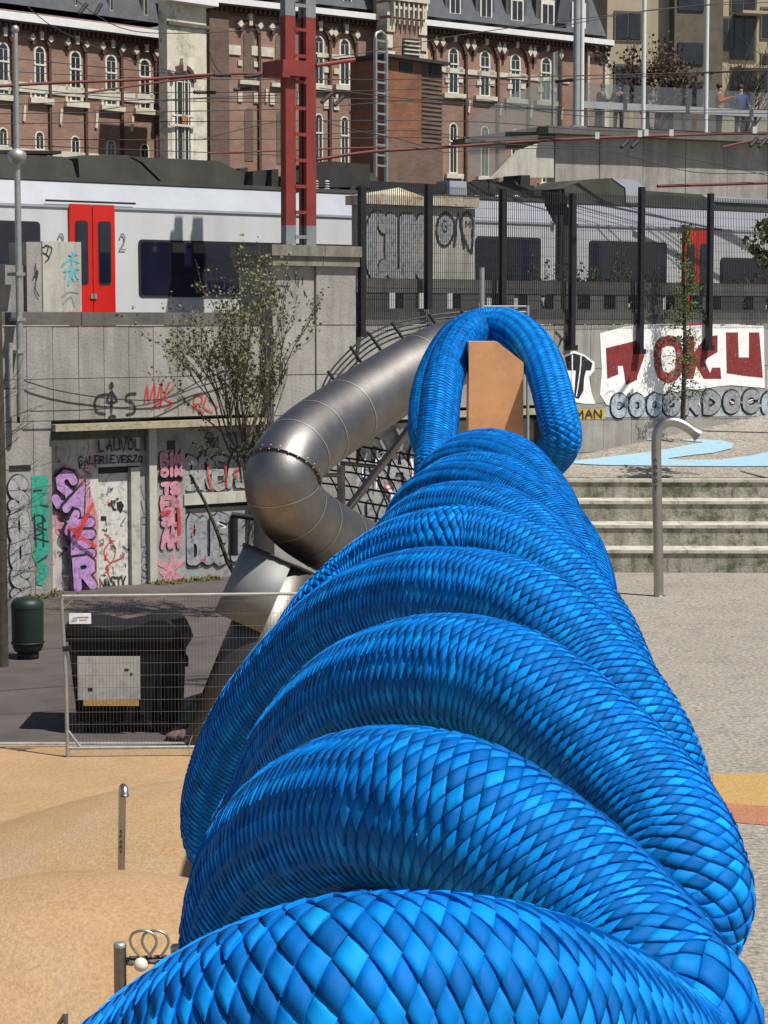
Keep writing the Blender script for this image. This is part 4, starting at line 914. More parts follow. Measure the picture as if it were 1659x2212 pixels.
# ================================================================ site fence, bins
FH = plane_from(137, 25.95, 760, 26.1)
hf = T('site_fence', 'galvanised temporary wire mesh fence panel standing at the edge of the orange ground', 'fence', FH, (0, 0, 0))
hs0, hz1 = FH.at(133, 1288); hs1 = FH.s(770); hzb = FH.at(140, 1616)[1]
hf.part('upright', MB().tube([(0, 0, 0), (-.01, 0, 1), (-.05, 0, hz1 - .06), (-.03, 0, hz1)], .024, 8), 'galvanised')
hf.part('upright', MB().tube([(hs1, 0, 0), (hs1, 0, hz1)], .024, 8), 'galvanised')
hf.part('top_rail', MB().tube([(-.04, 0, hz1), (hs1, 0, hz1 + .02)], .021, 8), 'galvanised'); hf.part('bottom_rail', MB().tube([(0, 0, hzb), (hs1, 0, hzb)], .021, 8), 'galvanised')
hf.part('corner_brace', MB().tube([(0, 0, hzb + .22), (.16, 0, hzb)], .018, 6), 'galvanised'); hf.part('corner_brace', MB().tube([(-.04, 0, hz1 - .16), (.12, 0, hz1)], .012, 6), 'galvanised')
m = MB(); x = .06
while x < hs1: m.tube([(x, 0, hzb), (x, 0, hz1)], .0015, 4, False); x += .041
hf.part('mesh', m, 'steel', kind='stuff')
z = hzb + .14
while z < hz1 - .05: hf.part('cross_wire', MB().tube([(-.0, -.006, z), (hs1, -.006, z)], .0022, 4), 'steel'); z += .148
s_, z_ = FH.at(150, 1347); s2_, z2_ = FH.at(197, 1324)
sg = hf.part('sign', MB().box(s_, s2_, -.03, -.018, z_, z2_), 'ink_white')
hf.part('logo', MB().prism([(s_ + .02, z_ + .03), (s_ + .09, z_ + .03), (s_ + .11, z_ + .09), (s_ + .05, z_ + .08)], -.034, -.031), 'paint_blue', sg); hf.part('print', MB().box(s_ + .1, s2_ - .03, -.034, -.031, z_ + .075, z_ + .085), 'ink_lilac', sg); hf.part('print', MB().box(s_ + .12, s2_ - .05, -.034, -.031, z_ + .045, z_ + .052), 'ink_lilac', sg)
hf.part('clamp', MB().box(-.04, .05, -.04, .04, 1.3, 1.36), 'dark_metal')
# fence foot / second panel end beside the rope
s_ = FH.s(408); hf.part('coupler_wire', MB().tube([(s_, -.02, FH.at(400, 1590)[1]), (s_ - .05, -.04, hzb), (s_ + .01, -.02, FH.at(408, 1650)[1])], .006, 5), 'galvanised')
# wheeled container
FB_ = Frame((pt(160, 1590, 27.5).x, 27.5), (pt(400, 1590, 27.5).x, 27.5))
k_ = 27.5 / F
wc = T('waste_container', 'black four wheeled waste container with curved lid and pale panel behind the wire fence', 'container', FB_, (.7, .4, 0))
mat('black_plastic', (.008, .008, .009), (.014, .014, .015), 6, .75, spec=.2); 
def X(x): return FB_.at(x, 1500)[0]
def Z(y): return FB_.at(300, y)[1]
m = MB(); b0, b1, t0, t1 = X(165), X(382), X(150), X(390); zb_, zt1_ = Z(1560), Z(1385)
m.add([(b0, .05, zb_), (b1, .05, zb_), (b1, .85, zb_), (b0, .85, zb_), (t0, -.05, zt1_), (t1, -.05, zt1_), (t1, 1.0, zt1_), (t0, 1.0, zt1_)], [(0, 3, 2, 1), (4, 5, 6, 7), (0, 1, 5, 4), (1, 2, 6, 5), (2, 3, 7, 6), (3, 0, 4, 7)])
body = wc.part('body', m, 'black_plastic')
for x in (185, 225, 265, 305, 345, 375): wc.part('rib', MB().box(X(x), X(x + 5), -.035, .06, zb_ + .1, zt1_ - .05), 'black_plastic', body)
wc.part('rim', MB().box(X(145), X(394), -.09, 1.04, zt1_ + .003, Z(1372)), 'black_plastic')
lidp = [(X(142), Z(1371)), (X(142), Z(1350)), (X(160), Z(1343)), (X(200), Z(1350)), (X(255), Z(1361)), (X(300), Z(1352)), (X(330), Z(1338)), (X(360), Z(1338)), (X(385), Z(1356)), (X(396), Z(1378)), (X(403), Z(1400)), (X(396), Z(1402)), (X(388), Z(1371))]
m = MB(); n_ = len(lidp); m.add([(x, -.1, z) for x, z in lidp] + [(x, 1.05, z) for x, z in lidp], [tuple(range(n_)), tuple(range(2 * n_ - 1, n_ - 1, -1))] + [((i + 1) % n_, i, n_ + i, n_ + (i + 1) % n_) for i in range(n_)]); wc.part('lid', m, 'black_plastic')
wc.part('handle', MB().tube([(X(392), .1, Z(1410)), (X(402), .1, Z(1425)), (X(400), .1, Z(1442))], .03), 'black_plastic')
for x in (187, 237, 325, 360):
    w_ = wc.part('wheel', MB().tube([(X(x) - .03, .15 if x in (187, 325) else .7, .11), (X(x) + .03, .15 if x in (187, 325) else .7, .11)], .11, 16), 'black')
    wc.part('castor_fork', MB().box(X(x) - .05, X(x) + .05, .1 if x in (187, 325) else .65, .2 if x in (187, 325) else .75, .1, zb_ + .02), 'dark_metal', w_)
mat('grey_board', (.36, .36, .35), (.42, .42, .41), 4, .7, dirt=((.22, .22, .22), .6, 3))
pn = wc.part('panel', MB().box(X(171), X(305), -.12, -.10, Z(1508), Z(1415)), 'grey_board'); wc.part('yellow_strip', MB().box(X(183), X(302), -.13, -.105, Z(1521), Z(1509)), 'paint_yellow')
wc.part('mark', MB().box(X(193), X(203), -.124, -.121, Z(1489), Z(1482)), 'black', pn); wc.part('mark', MB().box(X(272), X(281), -.124, -.121, Z(1446), Z(1441)), 'black', pn); wc.part('mark', MB().box(X(284), X(289), -.124, -.121, Z(1456), Z(1450)), 'black', pn)
# rubbish beside it
rb = MB(); c = gz(445, 1590)
def lump(c, r_, sx=1, sz=1, seed=0, n_=14, m_=9):
    q = MB().ball((0, 0, 0), 1, n_, m_); rr_ = random.Random(seed); m = MB(); ph = [rr_.uniform(0, 6) for _ in range(6)]
    V = []
    for v in q.v:
        v = Vector(v); k = 1 + .16 * math.sin(3 * v.x + ph[0]) * math.cos(4 * v.z + ph[1]) + .12 * math.sin(6 * v.y + ph[2]) + .08 * math.sin(9 * v.x + 7 * v.z + ph[3])
        V.append((c[0] + v.x * r_ * sx * k, c[1] + v.y * r_ * k, max(.005, c[2] + v.z * r_ * sz * k)))
    m.add(V, q.f, True); return m
mat('green_plastic', (.015, .05, .03), (.025, .075, .045), 6, .5, bump=.5)
single('rubbish_bag', lump((c.x, 27.3, .25), .26, 1.0, .95, 3), 'green_plastic', 'dark green rubbish bag on the pavement between the container and the chute', 'bag', base=(c.x, 27.3, 0))
for i in range(7):
    rr_ = random.Random(i); p = gz(385 + i * 11, 1592 + rr_.uniform(-6, 10))
    single('rubble_piece', lump((p.x, p.y, .05), .09 + .04 * rr_.random(), 1.3, .7, 20 + i, 7, 5), 'rubble' if 'rubble' in MATS else mat('rubble', (.16, .10, .09), (.1, .07, .06), 8, .9), 'reddish brown rubble piece beside the green bag, ' + ['farthest left of the row', 'second from the left', 'third from the left', 'in the middle of the row', 'third from the right', 'second from the right', 'closest to the dark chute'][i], 'rubble', base=(p.x, p.y, 0), group='rubble beside the green bag')
# green litter bin
c = gz(55, 1428); lbn = T('litter_bin', 'dark green cylindrical litter bin with domed top at the left edge', 'bin', base=(c.x, c.y + .25, 0))
mat('bin_green', (.006, .016, .012), (.010, .024, .018), 3, .5)
lbn.part('body', MB().lathe([(.0, .12), (.20, .12), (.235, .18), (.245, .3), (.25, .75), (.25, .8)], 24, (c.x, c.y + .25, 0)), 'bin_green'); lbn.part('dome', MB().lathe([(.255, .8), (.255, .86), (.22, .92), (.12, .96), (0, .97)], 24, (c.x, c.y + .25, 0)), 'bin_green')
lbn.part('base', MB().lathe([(.0, 0), (.17, 0), (.17, .12), (0, .12)], 20, (c.x, c.y + .25, 0)), 'black'); lbn.part('band', MB().lathe([(.253, .24), (.257, .24), (.257, .27), (.253, .27)], 24, (c.x, c.y + .25, 0)), 'black')
# ================================================================ steel mist poles
def pole(name, label, px_, d, r_, m_='steel_rough', flare=1.5, base_z=0, marks=True, hub=None):
    P = catmull([pt(x, y, d + dz) for x, y, dz in px_], 6); n_ = len(P); rr_ = [r_] * n_
    for k in range(5): rr_[n_ - 1 - k] = r_ * (1 + (flare - 1) * (1 - k / 5))
    t = T(name, label, 'pole', base=(P[0].x, P[0].y, base_z), group='bent steel water poles')
    P[0].z = base_z; t.part('pipe', MB().tube(P, rr_, 20), m_)
    e = P[-1]; tt = (P[-1] - P[-2]).normalized(); t.part('mouth', MB().tube([e + tt * .002, e + tt * .006], rr_[-1] * .82, 16), 'black')
    t.part('base_ring', MB().lathe([(r_ * 1.25, 0), (r_ * 1.25, .02), (r_, .021)], 20, (P[0].x, P[0].y, base_z)), 'steel')
    return t, P
dR = gz(1421, 1288).y
tp, P = pole('water_pole', 'tall steel pole with bent flared mouth in front of the terrace steps', [(1423, 1288, 0), (1422, 1200, 0), (1420, 1100, 0), (1418, 1000, 0), (1418, 950, 0), (1422, 928, 0), (1436, 915, 0), (1456, 911, 0), (1476, 918, 0), (1494, 930, 0), (1509, 941, 0)], dR, .094, marks=True, flare=1.4)
m = MB()
s_c = pt(1417, 1000, dR - .1)
L1 = []
for i, chh in enumerate('ABBOT'):
    p_ = pt(1416, 998 + i * 15, dR - .1)
    L1 += letter_lines(chh, p_.x - .03, p_.z, .06, .07)
tp.part('stencil', strokes_mesh(L1, .014, dR - .102), 'black', kind='stuff')
tp2, P = pole('water_pole', 'short thin steel pole with bent tip standing behind the nearer orange mound', [(262, 2000, 0), (262, 1900, 0), (263, 1800, 0), (264, 1728, 0), (264, 1708, -.02), (266, 1700, -.07), (269, 1706, -.13), (269, 1720, -.15)], 19.2, .033, flare=1.25, base_z=.3)
m = MB(); L1 = []
for i, chh in enumerate('SFORT'):
    p_ = pt(261, 1800 + i * 11, 19.16); L1 += letter_lines(chh, p_.x - .01, p_.z, .022, .026)
tp2.part('stencil', strokes_mesh(L1, .006, 19.16), 'black', kind='stuff')
# ================================================================ water play apparatus bottom left
dA = 11.5
zA0 = lambda y: pt(300, y, dA).z
ap = T('water_play_stand', 'steel play stand with two wire loops, white ball and dark bucket', 'play stand', base=(pt(300, 2300, dA).x, dA, 0))
mat('white_ball', (.66, .62, .55), (.72, .68, .6), 5, .4); mat('bucket', (.07, .045, .04), (.045, .03, .03), 4, .5)
for x, y, d_, r_ in ((259, 2041, dA, .034), (380, 2046, dA + .35, .03)):
    p_ = pt(x, y, d_); pp = ap.part('post', MB().tube([(p_.x, d_, 0), (p_.x, d_, p_.z)], r_, 20), 'steel'); ap.part('post_cap', MB().lathe([(r_ * 1.04, -.01), (r_ * 1.04, .004), (r_ * .8, .014), (0, .015)], 20, (p_.x, d_, p_.z)), 'galvanised', pp)
def rod(name, pts, r_, m_, n_=10, sm=0):
    P = [pt(x, y, dA + d_) for x, y, d_ in pts]; P = catmull(P, sm) if sm else P; return ap.part(name, MB().tube(P, r_, n_), m_)
rod('crossbar', [(272, 2078, 0), (370, 2078, .2)], .012, 'steel_rough'); rod('lower_bar', [(275, 2192, 0), (420, 2196, .3)], .02, 'steel')
rod('socket', [(274, 2076, 0), (286, 2078, .02)], .022, 'steel_rough'); rod('socket', [(358, 2077, .18), (368, 2077, .2)], .024, 'steel_rough')
rod('plate', [(280, 2070, 0), (360, 2067, .1)], .012, 'dark_metal')
for cx_ in (310, 336):
    L_ = [(cx_ - 9 + 4, 2068, 0), (cx_ - 22, 2050, 0), (cx_ - 29, 2034, 0), (cx_ - 24, 2018, 0), (cx_ - 8, 2011, 0), (cx_ + 10, 2012, 0), (cx_ + 24, 2022, 0), (cx_ + 28, 2038, 0), (cx_ + 20, 2054, 0), (cx_ + 10, 2067, 0)]
    rod('wire_loop', [(x, y, -.03 if cx_ == 310 else .03) for x, y, _ in L_], .0075, 'steel_rough', 8, 4)
p_ = pt(304, 2084, dA - .08); ap.part('ball', MB().ball(p_, .038, 20, 12), 'white_ball')
bc = pt(345, 2112, dA + .05); q = MB().lathe([(.115, .02), (.12, 0), (.105, -.06), (.06, -.15), (.0, -.16)], 24, (0, 0, 0)); q.lathe([(.11, .0), (.09, -.04), (0, -.06)], 24)
RM = Matrix.Rotation(R(-18), 4, 'Y') @ Matrix.Rotation(R(-14), 4, 'X'); q.v = [tuple(RM @ Vector(v) + bc) for v in q.v]; ap.part('bucket', q, 'bucket')
ap.part('hanger', MB().tube([pt(345, 2078, dA + .05), pt(345, 2105, dA + .05)], .03, 10), 'bucket')
# triangular rail at the very bottom
c0_ = pt(140, 2190, 10.6)
tri = T('low_rail', 'small bent steel rail standing on the orange ground at the bottom left', 'rail', base=(c0_.x, 10.6, 0))
tri.part('leg', MB().tube([(pt(142, 2183, 10.6).x, 10.6, c0_.z), (pt(128, 2260, 10.4).x, 10.3, 0.02)], .012, 10), 'steel'); tri.part('leg', MB().tube([(pt(142, 2183, 10.6).x, 10.6, c0_.z), (pt(145, 2300, 10.6).x, 10.6, .02)], .012, 10), 'steel')
tri.part('foot_bar', MB().tube([(pt(142, 2183, 10.6).x, 10.6, c0_.z + .0), (pt(100, 2260, 10.6).x, 10.7, pt(100, 2260, 10.6).z)], .012, 10), 'steel')
# ================================================================ brick building behind the railway
brick_mat('red_brick', (.25, .135, .10), (.31, .17, .128), (.27, .21, .17), 1)
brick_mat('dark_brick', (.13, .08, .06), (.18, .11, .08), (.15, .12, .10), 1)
brick_mat('orange_brick', (.30, .10, .045), (.20, .085, .05), (.14, .10, .07), 1, .24, .08)
mat('hood_brick', (.075, .038, .03), (.11, .055, .04), 5, .9)
mat('white_stone', (.66, .62, .52), (.52, .48, .40), 2.5, .85, dirt=((.34, .31, .26), .5, 3))
mat('old_stone', (.70, .66, .54), (.52, .48, .38), 1.2, .9, dirt=((.16, .15, .13), .75, .9), bump=.5)
mat('cornice_white', (.78, .78, .78), (.7, .7, .7), 3, .6)
mat('slate', (.055, .06, .07), (.085, .092, .105), 2.2, .6, bump=.3)
mat('window_dark', (.015, .018, .022), (.03, .034, .04), 2, .12, spec=.7)
mat('window_frame', (.72, .69, .60), (.62, .6, .52), 3, .6)
def facade_window(t, fr, x, ytop, ybot, wpx, arch=True, sill=True, hood=None, blind=False, bright=True):
    s_, z1 = fr.at(x, ytop); z0 = fr.at(x, ybot)[1]; hw = (fr.s(x + wpx / 2) - fr.s(x - wpx / 2)) / 2
    def shape(h, z0, z1):
        if not arch: return [(s_ - h, z0), (s_ + h, z0), (s_ + h, z1), (s_ - h, z1)]
        P = [(s_ - h, z0), (s_ + h, z0)]
        for k in range(9): a = math.pi * k / 8; P.append((s_ + h * math.cos(a), z1 - h + h * math.sin(a)))
        return P
    f_ = t.part('window', MB().prism(shape(hw, z0, z1), -.02, .03), 'dark_brick' if blind else 'window_frame')
    if blind: return
    lw = hw * .30
    for a, b in ((-1, -.06), (.06, 1)):
        q = MB(); x0_, x1_ = s_ + a * (hw - lw * (a < -.5)) , s_ + b * (hw - lw * (b > .5))
        x0_ = s_ + (-hw + lw if a < -.5 else .02); x1_ = s_ + (hw - lw if b > .5 else -.02)
        q.box(x0_, x1_, -.03, -.022, z0 + .06, z1 - hw * .95); t.part('pane', q, 'window_dark', f_)
    t.part('fanlight', MB().prism([(s_ + (hw - lw) * math.cos(math.pi * k / 8), z1 - hw * .85 + (hw - lw) * .9 * math.sin(math.pi * k / 8)) for k in range(9)], -.03, -.022), 'window_dark', f_)
    t.part('bar', MB().box(s_ - hw, s_ + hw, -.045, -.032, z0 + (z1 - z0) * .62, z0 + (z1 - z0) * .62 + .06), 'window_frame', f_)
    if sill: t.part('sill', MB().box(s_ - hw * 2.0, s_ + hw * 2.0, -.16, .02, z0 - .2, z0 - .005), 'white_stone', f_)
def hood(t, fr, x, ytop, rpx, drop=True, ybase=None):
    s_, z1 = fr.at(x, ytop); r_ = fr.s(x + rpx) - s_; c = z1 - r_; m = MB(); n = 12
    for k in range(n):
        a, b = math.pi * k / n, math.pi * (k + 1) / n; q = [(s_ + r_ * math.cos(a), c + r_ * math.sin(a)), (s_ + r_ * math.cos(b), c + r_ * math.sin(b)), (s_ + (r_ - .14) * math.cos(b), c + (r_ - .14) * math.sin(b)), (s_ + (r_ - .14) * math.cos(a), c + (r_ - .14) * math.sin(a))]
        m.prism(q, -.13, -.003)
    t.part('arch_moulding', m, 'hood_brick')
    t.part('keystone', MB().prism([(s_ - .07, c + r_ - .22), (s_ + .07, c + r_ - .22), (s_ + .1, c + r_ + .22), (s_ - .1, c + r_ + .22)], -.17, -.002), 'white_stone')
    for sg in (-1, 1): t.part('keystone', MB().prism([(s_ + sg * r_ * .98 - .13, c + r_ * .56), (s_ + sg * r_ * .98, c + r_ * .3), (s_ + sg * r_ * .98 + .13, c + r_ * .56), (s_ + sg * r_ * .98 + .02, c + r_ * .95)], -.16, -.002), 'white_stone')
    if drop: t.part('pilaster_shadow', MB().box(s_ + r_ - .07, s_ + r_ + .04, -.1, -.003, 1, c), 'hood_brick')  # dark strip carries the shadow line of hood edge and pilaster
def strip(t, fr, x0, x1, y, th, m_, dep=.05, name='string_course'):
    s0_, z_ = fr.at(x0, y); s1_ = fr.s(x1); t.part(name, MB().box(s0_, s1_, -dep, -.001, z_ - th, z_), m_)
def cornice(t, fr, x0, x1, y, th=.22):
    s0_, z_ = fr.at((x0 + x1) / 2, y); s0_ = fr.s(x0); s1_ = fr.s(x1)
    t.part('cornice', MB().box(s0_, s1_, -.45, .3, z_ - th, z_), 'cornice_white'); t.part('gutter', MB().box(s0_, s1_, -.38, .2, z_ - th - .06, z_ - th - .003), 'slate')
    m = MB(); x = s0_
    while x < s1_ - .1: m.box(x, x + .10, -.3, -.002, z_ - th - .24, z_ - th - .063); x += .22
    t.part('bracket', m, 'hood_brick', kind='stuff')
    t.part('frieze', MB().box(s0_, s1_, -.06, -.003, z_ - th - .34, z_ - th - .245), 'dark_brick')
    return z_
# ---- right wing
FR = plane_from(660, 85, 1300, 95); FR.z = 0
rw = T('brick_building', 'long red brick building with arched windows and slate roof right of the pale stone bay', 'building', FR, (FR.s(900), 0, 0))
sa_, sb_ = FR.s(494), FR.s(1302); zc_ = FR.at(980, 42)[1]
rw.part('wall', MB().box(sa_, sb_, 0, .8, 0, zc_ - .2), 'red_brick')
rw.part('side_pier', MB().box(FR.s(452), sa_ - .01, -.15, .6, 0, zc_ - .3), 'dark_brick')
cornice(rw, FR, 440, 1306, 41)
FRs = FR.s
xs_w = [(912, 99, 202), (979, 105, 202), (1047, 112, 208), (1113, 119, 213), (1179, 126, 218)]
for x, yt, yb in xs_w:
    facade_window(rw, FR, x, yt - 3, yb, 23); hood(rw, FR, x, yt - 26, 25, ybase=400)
    facade_window(rw, FR, x, yt + 160, yt + 270, 18); 
    for dy in (62, 40): strip(rw, FR, x - 18, x - 10, yt + dy, .2, 'white_stone'); strip(rw, FR, x + 10, x + 18, yt + dy, .2, 'white_stone')
    rw.part('iron_anchor', MB().prism([FR.at(x + 33, yb + 14), FR.at(x + 36, yb + 16), FR.at(x + 34, yb + 42), FR.at(x + 30, yb + 40)], -.06, -.002), 'white_stone')
for x, yt, yb, bl in ((537, 68, 172, True), (606, 74, 178, True), (688, 80, 183, False), (744, 86, 184, False)):
    facade_window(rw, FR, x, yt - 3, yb, 23, blind=bl); hood(rw, FR, x, yt - 25, 25)
    facade_window(rw, FR, x, yt + 165, yt + 280, 18, blind=bl)
    strip(rw, FR, x - 22, x + 22, yb, .16, 'white_stone', .12, 'sill'); 
    for dy in (62, 128, 140): strip(rw, FR, x - 24, x - 12, yt + dy, .2, 'white_stone'); strip(rw, FR, x + 10, x + 24, yt + dy + 3, .2, 'white_stone')
    rw.part('iron_anchor', MB().prism([FR.at(x + 36, yb + 20), FR.at(x + 41, yb + 22), FR.at(x + 39, yb + 50), FR.at(x + 35, yb + 48)], -.06, -.002), 'white_stone')
strip(rw, FR, 880, 1225, 138, .2, 'white_stone'); strip(rw, FR, 486, 522, 96, .35, 'white_stone'); strip(rw, FR, 542, 593, 99, .35, 'white_stone'); strip(rw, FR, 684, 800, 114, .16, 'white_stone')
rw.part('quoin', MB().box(FRs(1299), FRs(1308), -.1, .5, 0, zc_ - .5), 'old_stone')
# central gabled bay
bay0, bay1 = FRs(806), FRs(886)
rw.part('bay', MB().box(bay0, bay1, -.9, .0, 0, zc_ + 3), 'red_brick')
for k in range(26):
    z = zc_ + 2.2 - k * .62
    for s_, sg in ((bay0, 1), (bay1, -1)): rw.part('quoin', MB().box(s_ - .06 * sg, s_ + sg * (.34 if k % 2 else .22), -.96, -.3, z, z + .5), 'old_stone')
m = MB()
for k in range(7):
    x = bay0 + .1 + k * (bay1 - bay0 - .2) / 7; w7 = (bay1 - bay0 - .2) / 7
    m.box(x + .03, x + .1, -1.15, -.9, FR.at(845, 46)[1], FR.at(845, 12)[1]); m.box(x + .1, x + w7, -1.1, -.9, FR.at(845, 28)[1], FR.at(845, 22)[1]); m.box(x + w7 * .4, x + w7 * .6, -1.1, -.9, FR.at(845, 60)[1], FR.at(845, 50)[1])
rw.part('corbel_table', m, 'white_stone', kind='stuff'); rw.part('bay_band', MB().box(bay0, bay1, -1.2, -.9, FR.at(845, 11)[1], FR.at(845, -4)[1]), 'white_stone')
bw = rw.part('bay_window', MB().box(FRs(838), FRs(872), -.93, -.9, FR.at(850, 128)[1], FR.at(850, 88)[1]), 'window_dark'); 
for k in range(4): rw.part('louvre', MB().box(FRs(838), FRs(872), -1.05, -.94, FR.at(850, 96 + 9 * k)[1], FR.at(850, 93 + 9 * k)[1]), 'old_stone', bw)
# roof
def roof(t, fr, x0, x1, zb, h=4.5, inset=1.6):
    a, b = fr.s(x0), fr.s(x1)
    t.part('roof', MB().add([(a, -.05, zb), (b, -.05, zb), (b - .9, inset, zb + h), (a + .2, inset, zb + h), (a, 9, zb), (b, 9, zb), (b - .9, 8, zb + h), (a + .2, 8, zb + h)], [(0, 1, 2, 3), (1, 5, 6, 2), (3, 2, 6, 7), (4, 0, 3, 7), (5, 4, 7, 6)]), 'slate')
roof(rw, FR, 440, 1303, zc_ + .003)
def dormer(t, fr, x, yb, wpx, yt=-40):
    s_, z0 = fr.at(x, yb); z1 = fr.at(x, yt)[1]; hw = fr.s(x + wpx / 2) - s_
    d_ = t.part('dormer', MB().prism([(s_ - hw * 1.6, z0 - .1), (s_ + hw * 1.6, z0 - .1), (s_ + hw * 1.6, z1), (s_, z1 + 1), (s_ - hw * 1.6, z1)], .12, 2.5), 'slate')
    t.part('frame', MB().box(s_ - hw, s_ + hw, .04, .115, z0, z1 - .1), 'window_frame', d_)
    for a, b in ((-.78, -.08), (.08, .78)): t.part('pane', MB().box(s_ + a * hw, s_ + b * hw, .03, .038, z0 + .1, z1 - .3), 'window_dark', d_)
for x, yb in ((915, 26), (985, 33), (1052, 41), (1119, 48), (1185, 56), (1252, 62), (690, 0), (752, 8), (560, -12), (620, -6)): dormer(rw, FR, x, yb, 20, yb - 62)
rw.part('roof_cheek', MB().prism([FR.at(1200, 50), FR.at(1225, 52), FR.at(1240, -60), FR.at(1215, -60)], -.1, .2), 'slate')
# drain pipe
for x in (1262, 890): rw.part('drainpipe', MB().tube([(FRs(x), -.12, 1), (FRs(x), -.12, zc_ - .6)], .06, 8), 'old_stone')
# ---- left wing
FL = plane_from(0, 78, 385, 84.2)
lw_ = T('brick_building', 'red brick wing with five arched white windows and slate roof behind the lamp pole', 'building', FL, (FL.s(200), 0, 0))
zL = FL.at(200, 32)[1]
lw_.part('wall', MB().box(FL.s(-300), FL.s(364), 0, 9, 0, zL - .2), 'red_brick'); cornice(lw_, FL, -300, 386, 32, .28)
roof(lw_, FL, -300, 372, zL + .003)
for x, yt, yb in ((-70, 78, 200), (6, 95, 205), (85, 103, 212), (162, 113, 220), (239, 121, 228), (312, 130, 236)):
    facade_window(lw_, FL, x, yt - 4, yb, 25); hood(lw_, FL, x, yt - 30, 28)
    facade_window(lw_, FL, x, yt + 180, yt + 290, 20)
    for dy in (70, 95): strip(lw_, FL, x - 22, x - 11, yt + dy, .2, 'white_stone'); strip(lw_, FL, x + 11, x + 22, yt + dy, .2, 'white_stone')
    lw_.part('iron_anchor', MB().prism([FL.at(x + 44, yb + 22), FL.at(x + 49, yb + 24), FL.at(x + 47, yb + 58), FL.at(x + 42, yb + 56)], -.06, -.002), 'white_stone')
strip(lw_, FL, -300, 356, 143, .34, 'white_stone'); strip(lw_, FL, -300, 356, 296, .2, 'white_stone')
for x, yb in ((24, -20), (92, -2), (166, 16), (243, 27), (317, 37)): dormer(lw_, FL, x, yb, 20, yb - 60)
# ---- pale stone bay between the wings
FLb = Frame(tuple(FL.W(0, -3.2, 0))[:2], tuple(FL.W(10, -3.2, 0))[:2])
sb0, sb1 = FLb.s(366), FLb.s(450); zz_ = lambda y: FLb.at(400, y)[1]
st = T('stone_bay', 'weathered pale stone stair bay with a tall arched window between the brick wings', 'stair tower', FLb, ((sb0 + sb1) / 2, 0, 0))
st.part('wall', MB().box(sb0, sb1, 0, .45, 0, zz_(3)), 'old_stone'); st.part('band', MB().box(sb0, sb1 + .05, -.1, -.003, zz_(58), zz_(50)), 'concrete_dark'); st.part('cornice', MB().box(sb0 - .1, sb1 + .3, -.35, .7, zz_(8), zz_(-5)), 'cornice_white')
facade_window(st, FLb, 393, 148, 420, 46, sill=False); hood(st, FLb, 393, 140, 30, drop=False)
for x in (384, 400, 408): st.part('glazing_bar', MB().box(FLb.s(x - 1), FLb.s(x + 1), -.07, -.046, 6, zz_(170)), 'window_frame')
st.part('transom', MB().box(FLb.s(365), FLb.s(420), -.14, -.075, zz_(275), zz_(270)), 'white_stone'); st.part('orange_card', MB().box(FLb.s(393), FLb.s(404), -.09, -.075, zz_(268), zz_(250)), 'paint_red')
# ================================================================ brick stack and lattice post behind the train
FK = plane_from(835, 62, 960, 64)
stk = T('brick_stack', 'weathered square brick stack with dark flat cap standing behind the train roof', 'chimney stack', FK, (FK.s(880), 0, 0))
k0, k1, k2 = FK.s(838), FK.s(910), FK.s(955); kz = FK.at(880, 131)[1]
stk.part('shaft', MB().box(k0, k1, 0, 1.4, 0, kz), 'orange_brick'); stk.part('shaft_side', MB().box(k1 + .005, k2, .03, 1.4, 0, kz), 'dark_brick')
m = MB()
stk.part('soot_band', MB().box(k0 - .004, k2 + .004, -.006, .0, 0, FK.at(880, 306)[1]), 'dark_brick')
z = FK.at(880, 350)[1]
while z < kz - .2: stk.part('brick_course', MB().box(k1 + .01, k2 + .02, .0, .028, z, z + .05), 'dark_brick'); z += .125
stk.part('cap', MB().box(k0 - .25, k2 + .12, -.2, 1.6, kz + .003, kz + .09), 'roof_unit_dark')
for x in (876, 942): stk.part('flue_opening', MB().box(FK.s(x - 14), FK.s(x + 14) if x < 900 else FK.s(x + 10), -.02, .0, FK.at(880, 156)[1], FK.at(880, 135)[1]), 'black')
FG = plane_from(805, 58, 840, 58.6)
lm = T('lattice_post', 'slim pale grey lattice post with arched top left of the brick stack', 'mast', FG, (FG.s(822), 0, 0))
a, b = FG.s(811), FG.s(834); zt = FG.at(822, 84)[1]
for x in (a, b): lm.part('rail', MB().box(x - .035, x + .035, -.04, .04, 0, zt), 'galvanised'); 
lm.part('arched_top', MB().tube([(a, 0, zt), (a + .03, 0, zt + .12), ((a + b) / 2, 0, zt + .2), (b - .03, 0, zt + .12), (b, 0, zt)], .04, 8), 'galvanised')
z = FG.at(822, 360)[1]
while z < zt: lm.part('rung', MB().box(a + .035, b - .035, -.02, .02, z, z + .05), 'galvanised'); z += .27
# ================================================================ right hand platform, poles, people, apartment block
FP = plane_from(1195, 73, 1659, 77)
ZPF = FP.at(1400, 284)[1]
rwal = T('retaining_wall', 'grey concrete wall with dark top slab behind the train at the right', 'wall', FP, (FP.s(1420), 0, 0))
x = FP.s(1196); e_ = FP.s(1800); k = 0
while x < e_: rwal.part('concrete_panel', MB().box(x + .012, x + 1.72, -.02 - .01 * (k % 2), .5, 0, ZPF - .25), 'concrete' ); x += 1.73; k += 1
rwal.part('top_slab', MB().box(FP.s(1165), e_, -.5, 6, ZPF - .24, ZPF), 'concrete_dark')
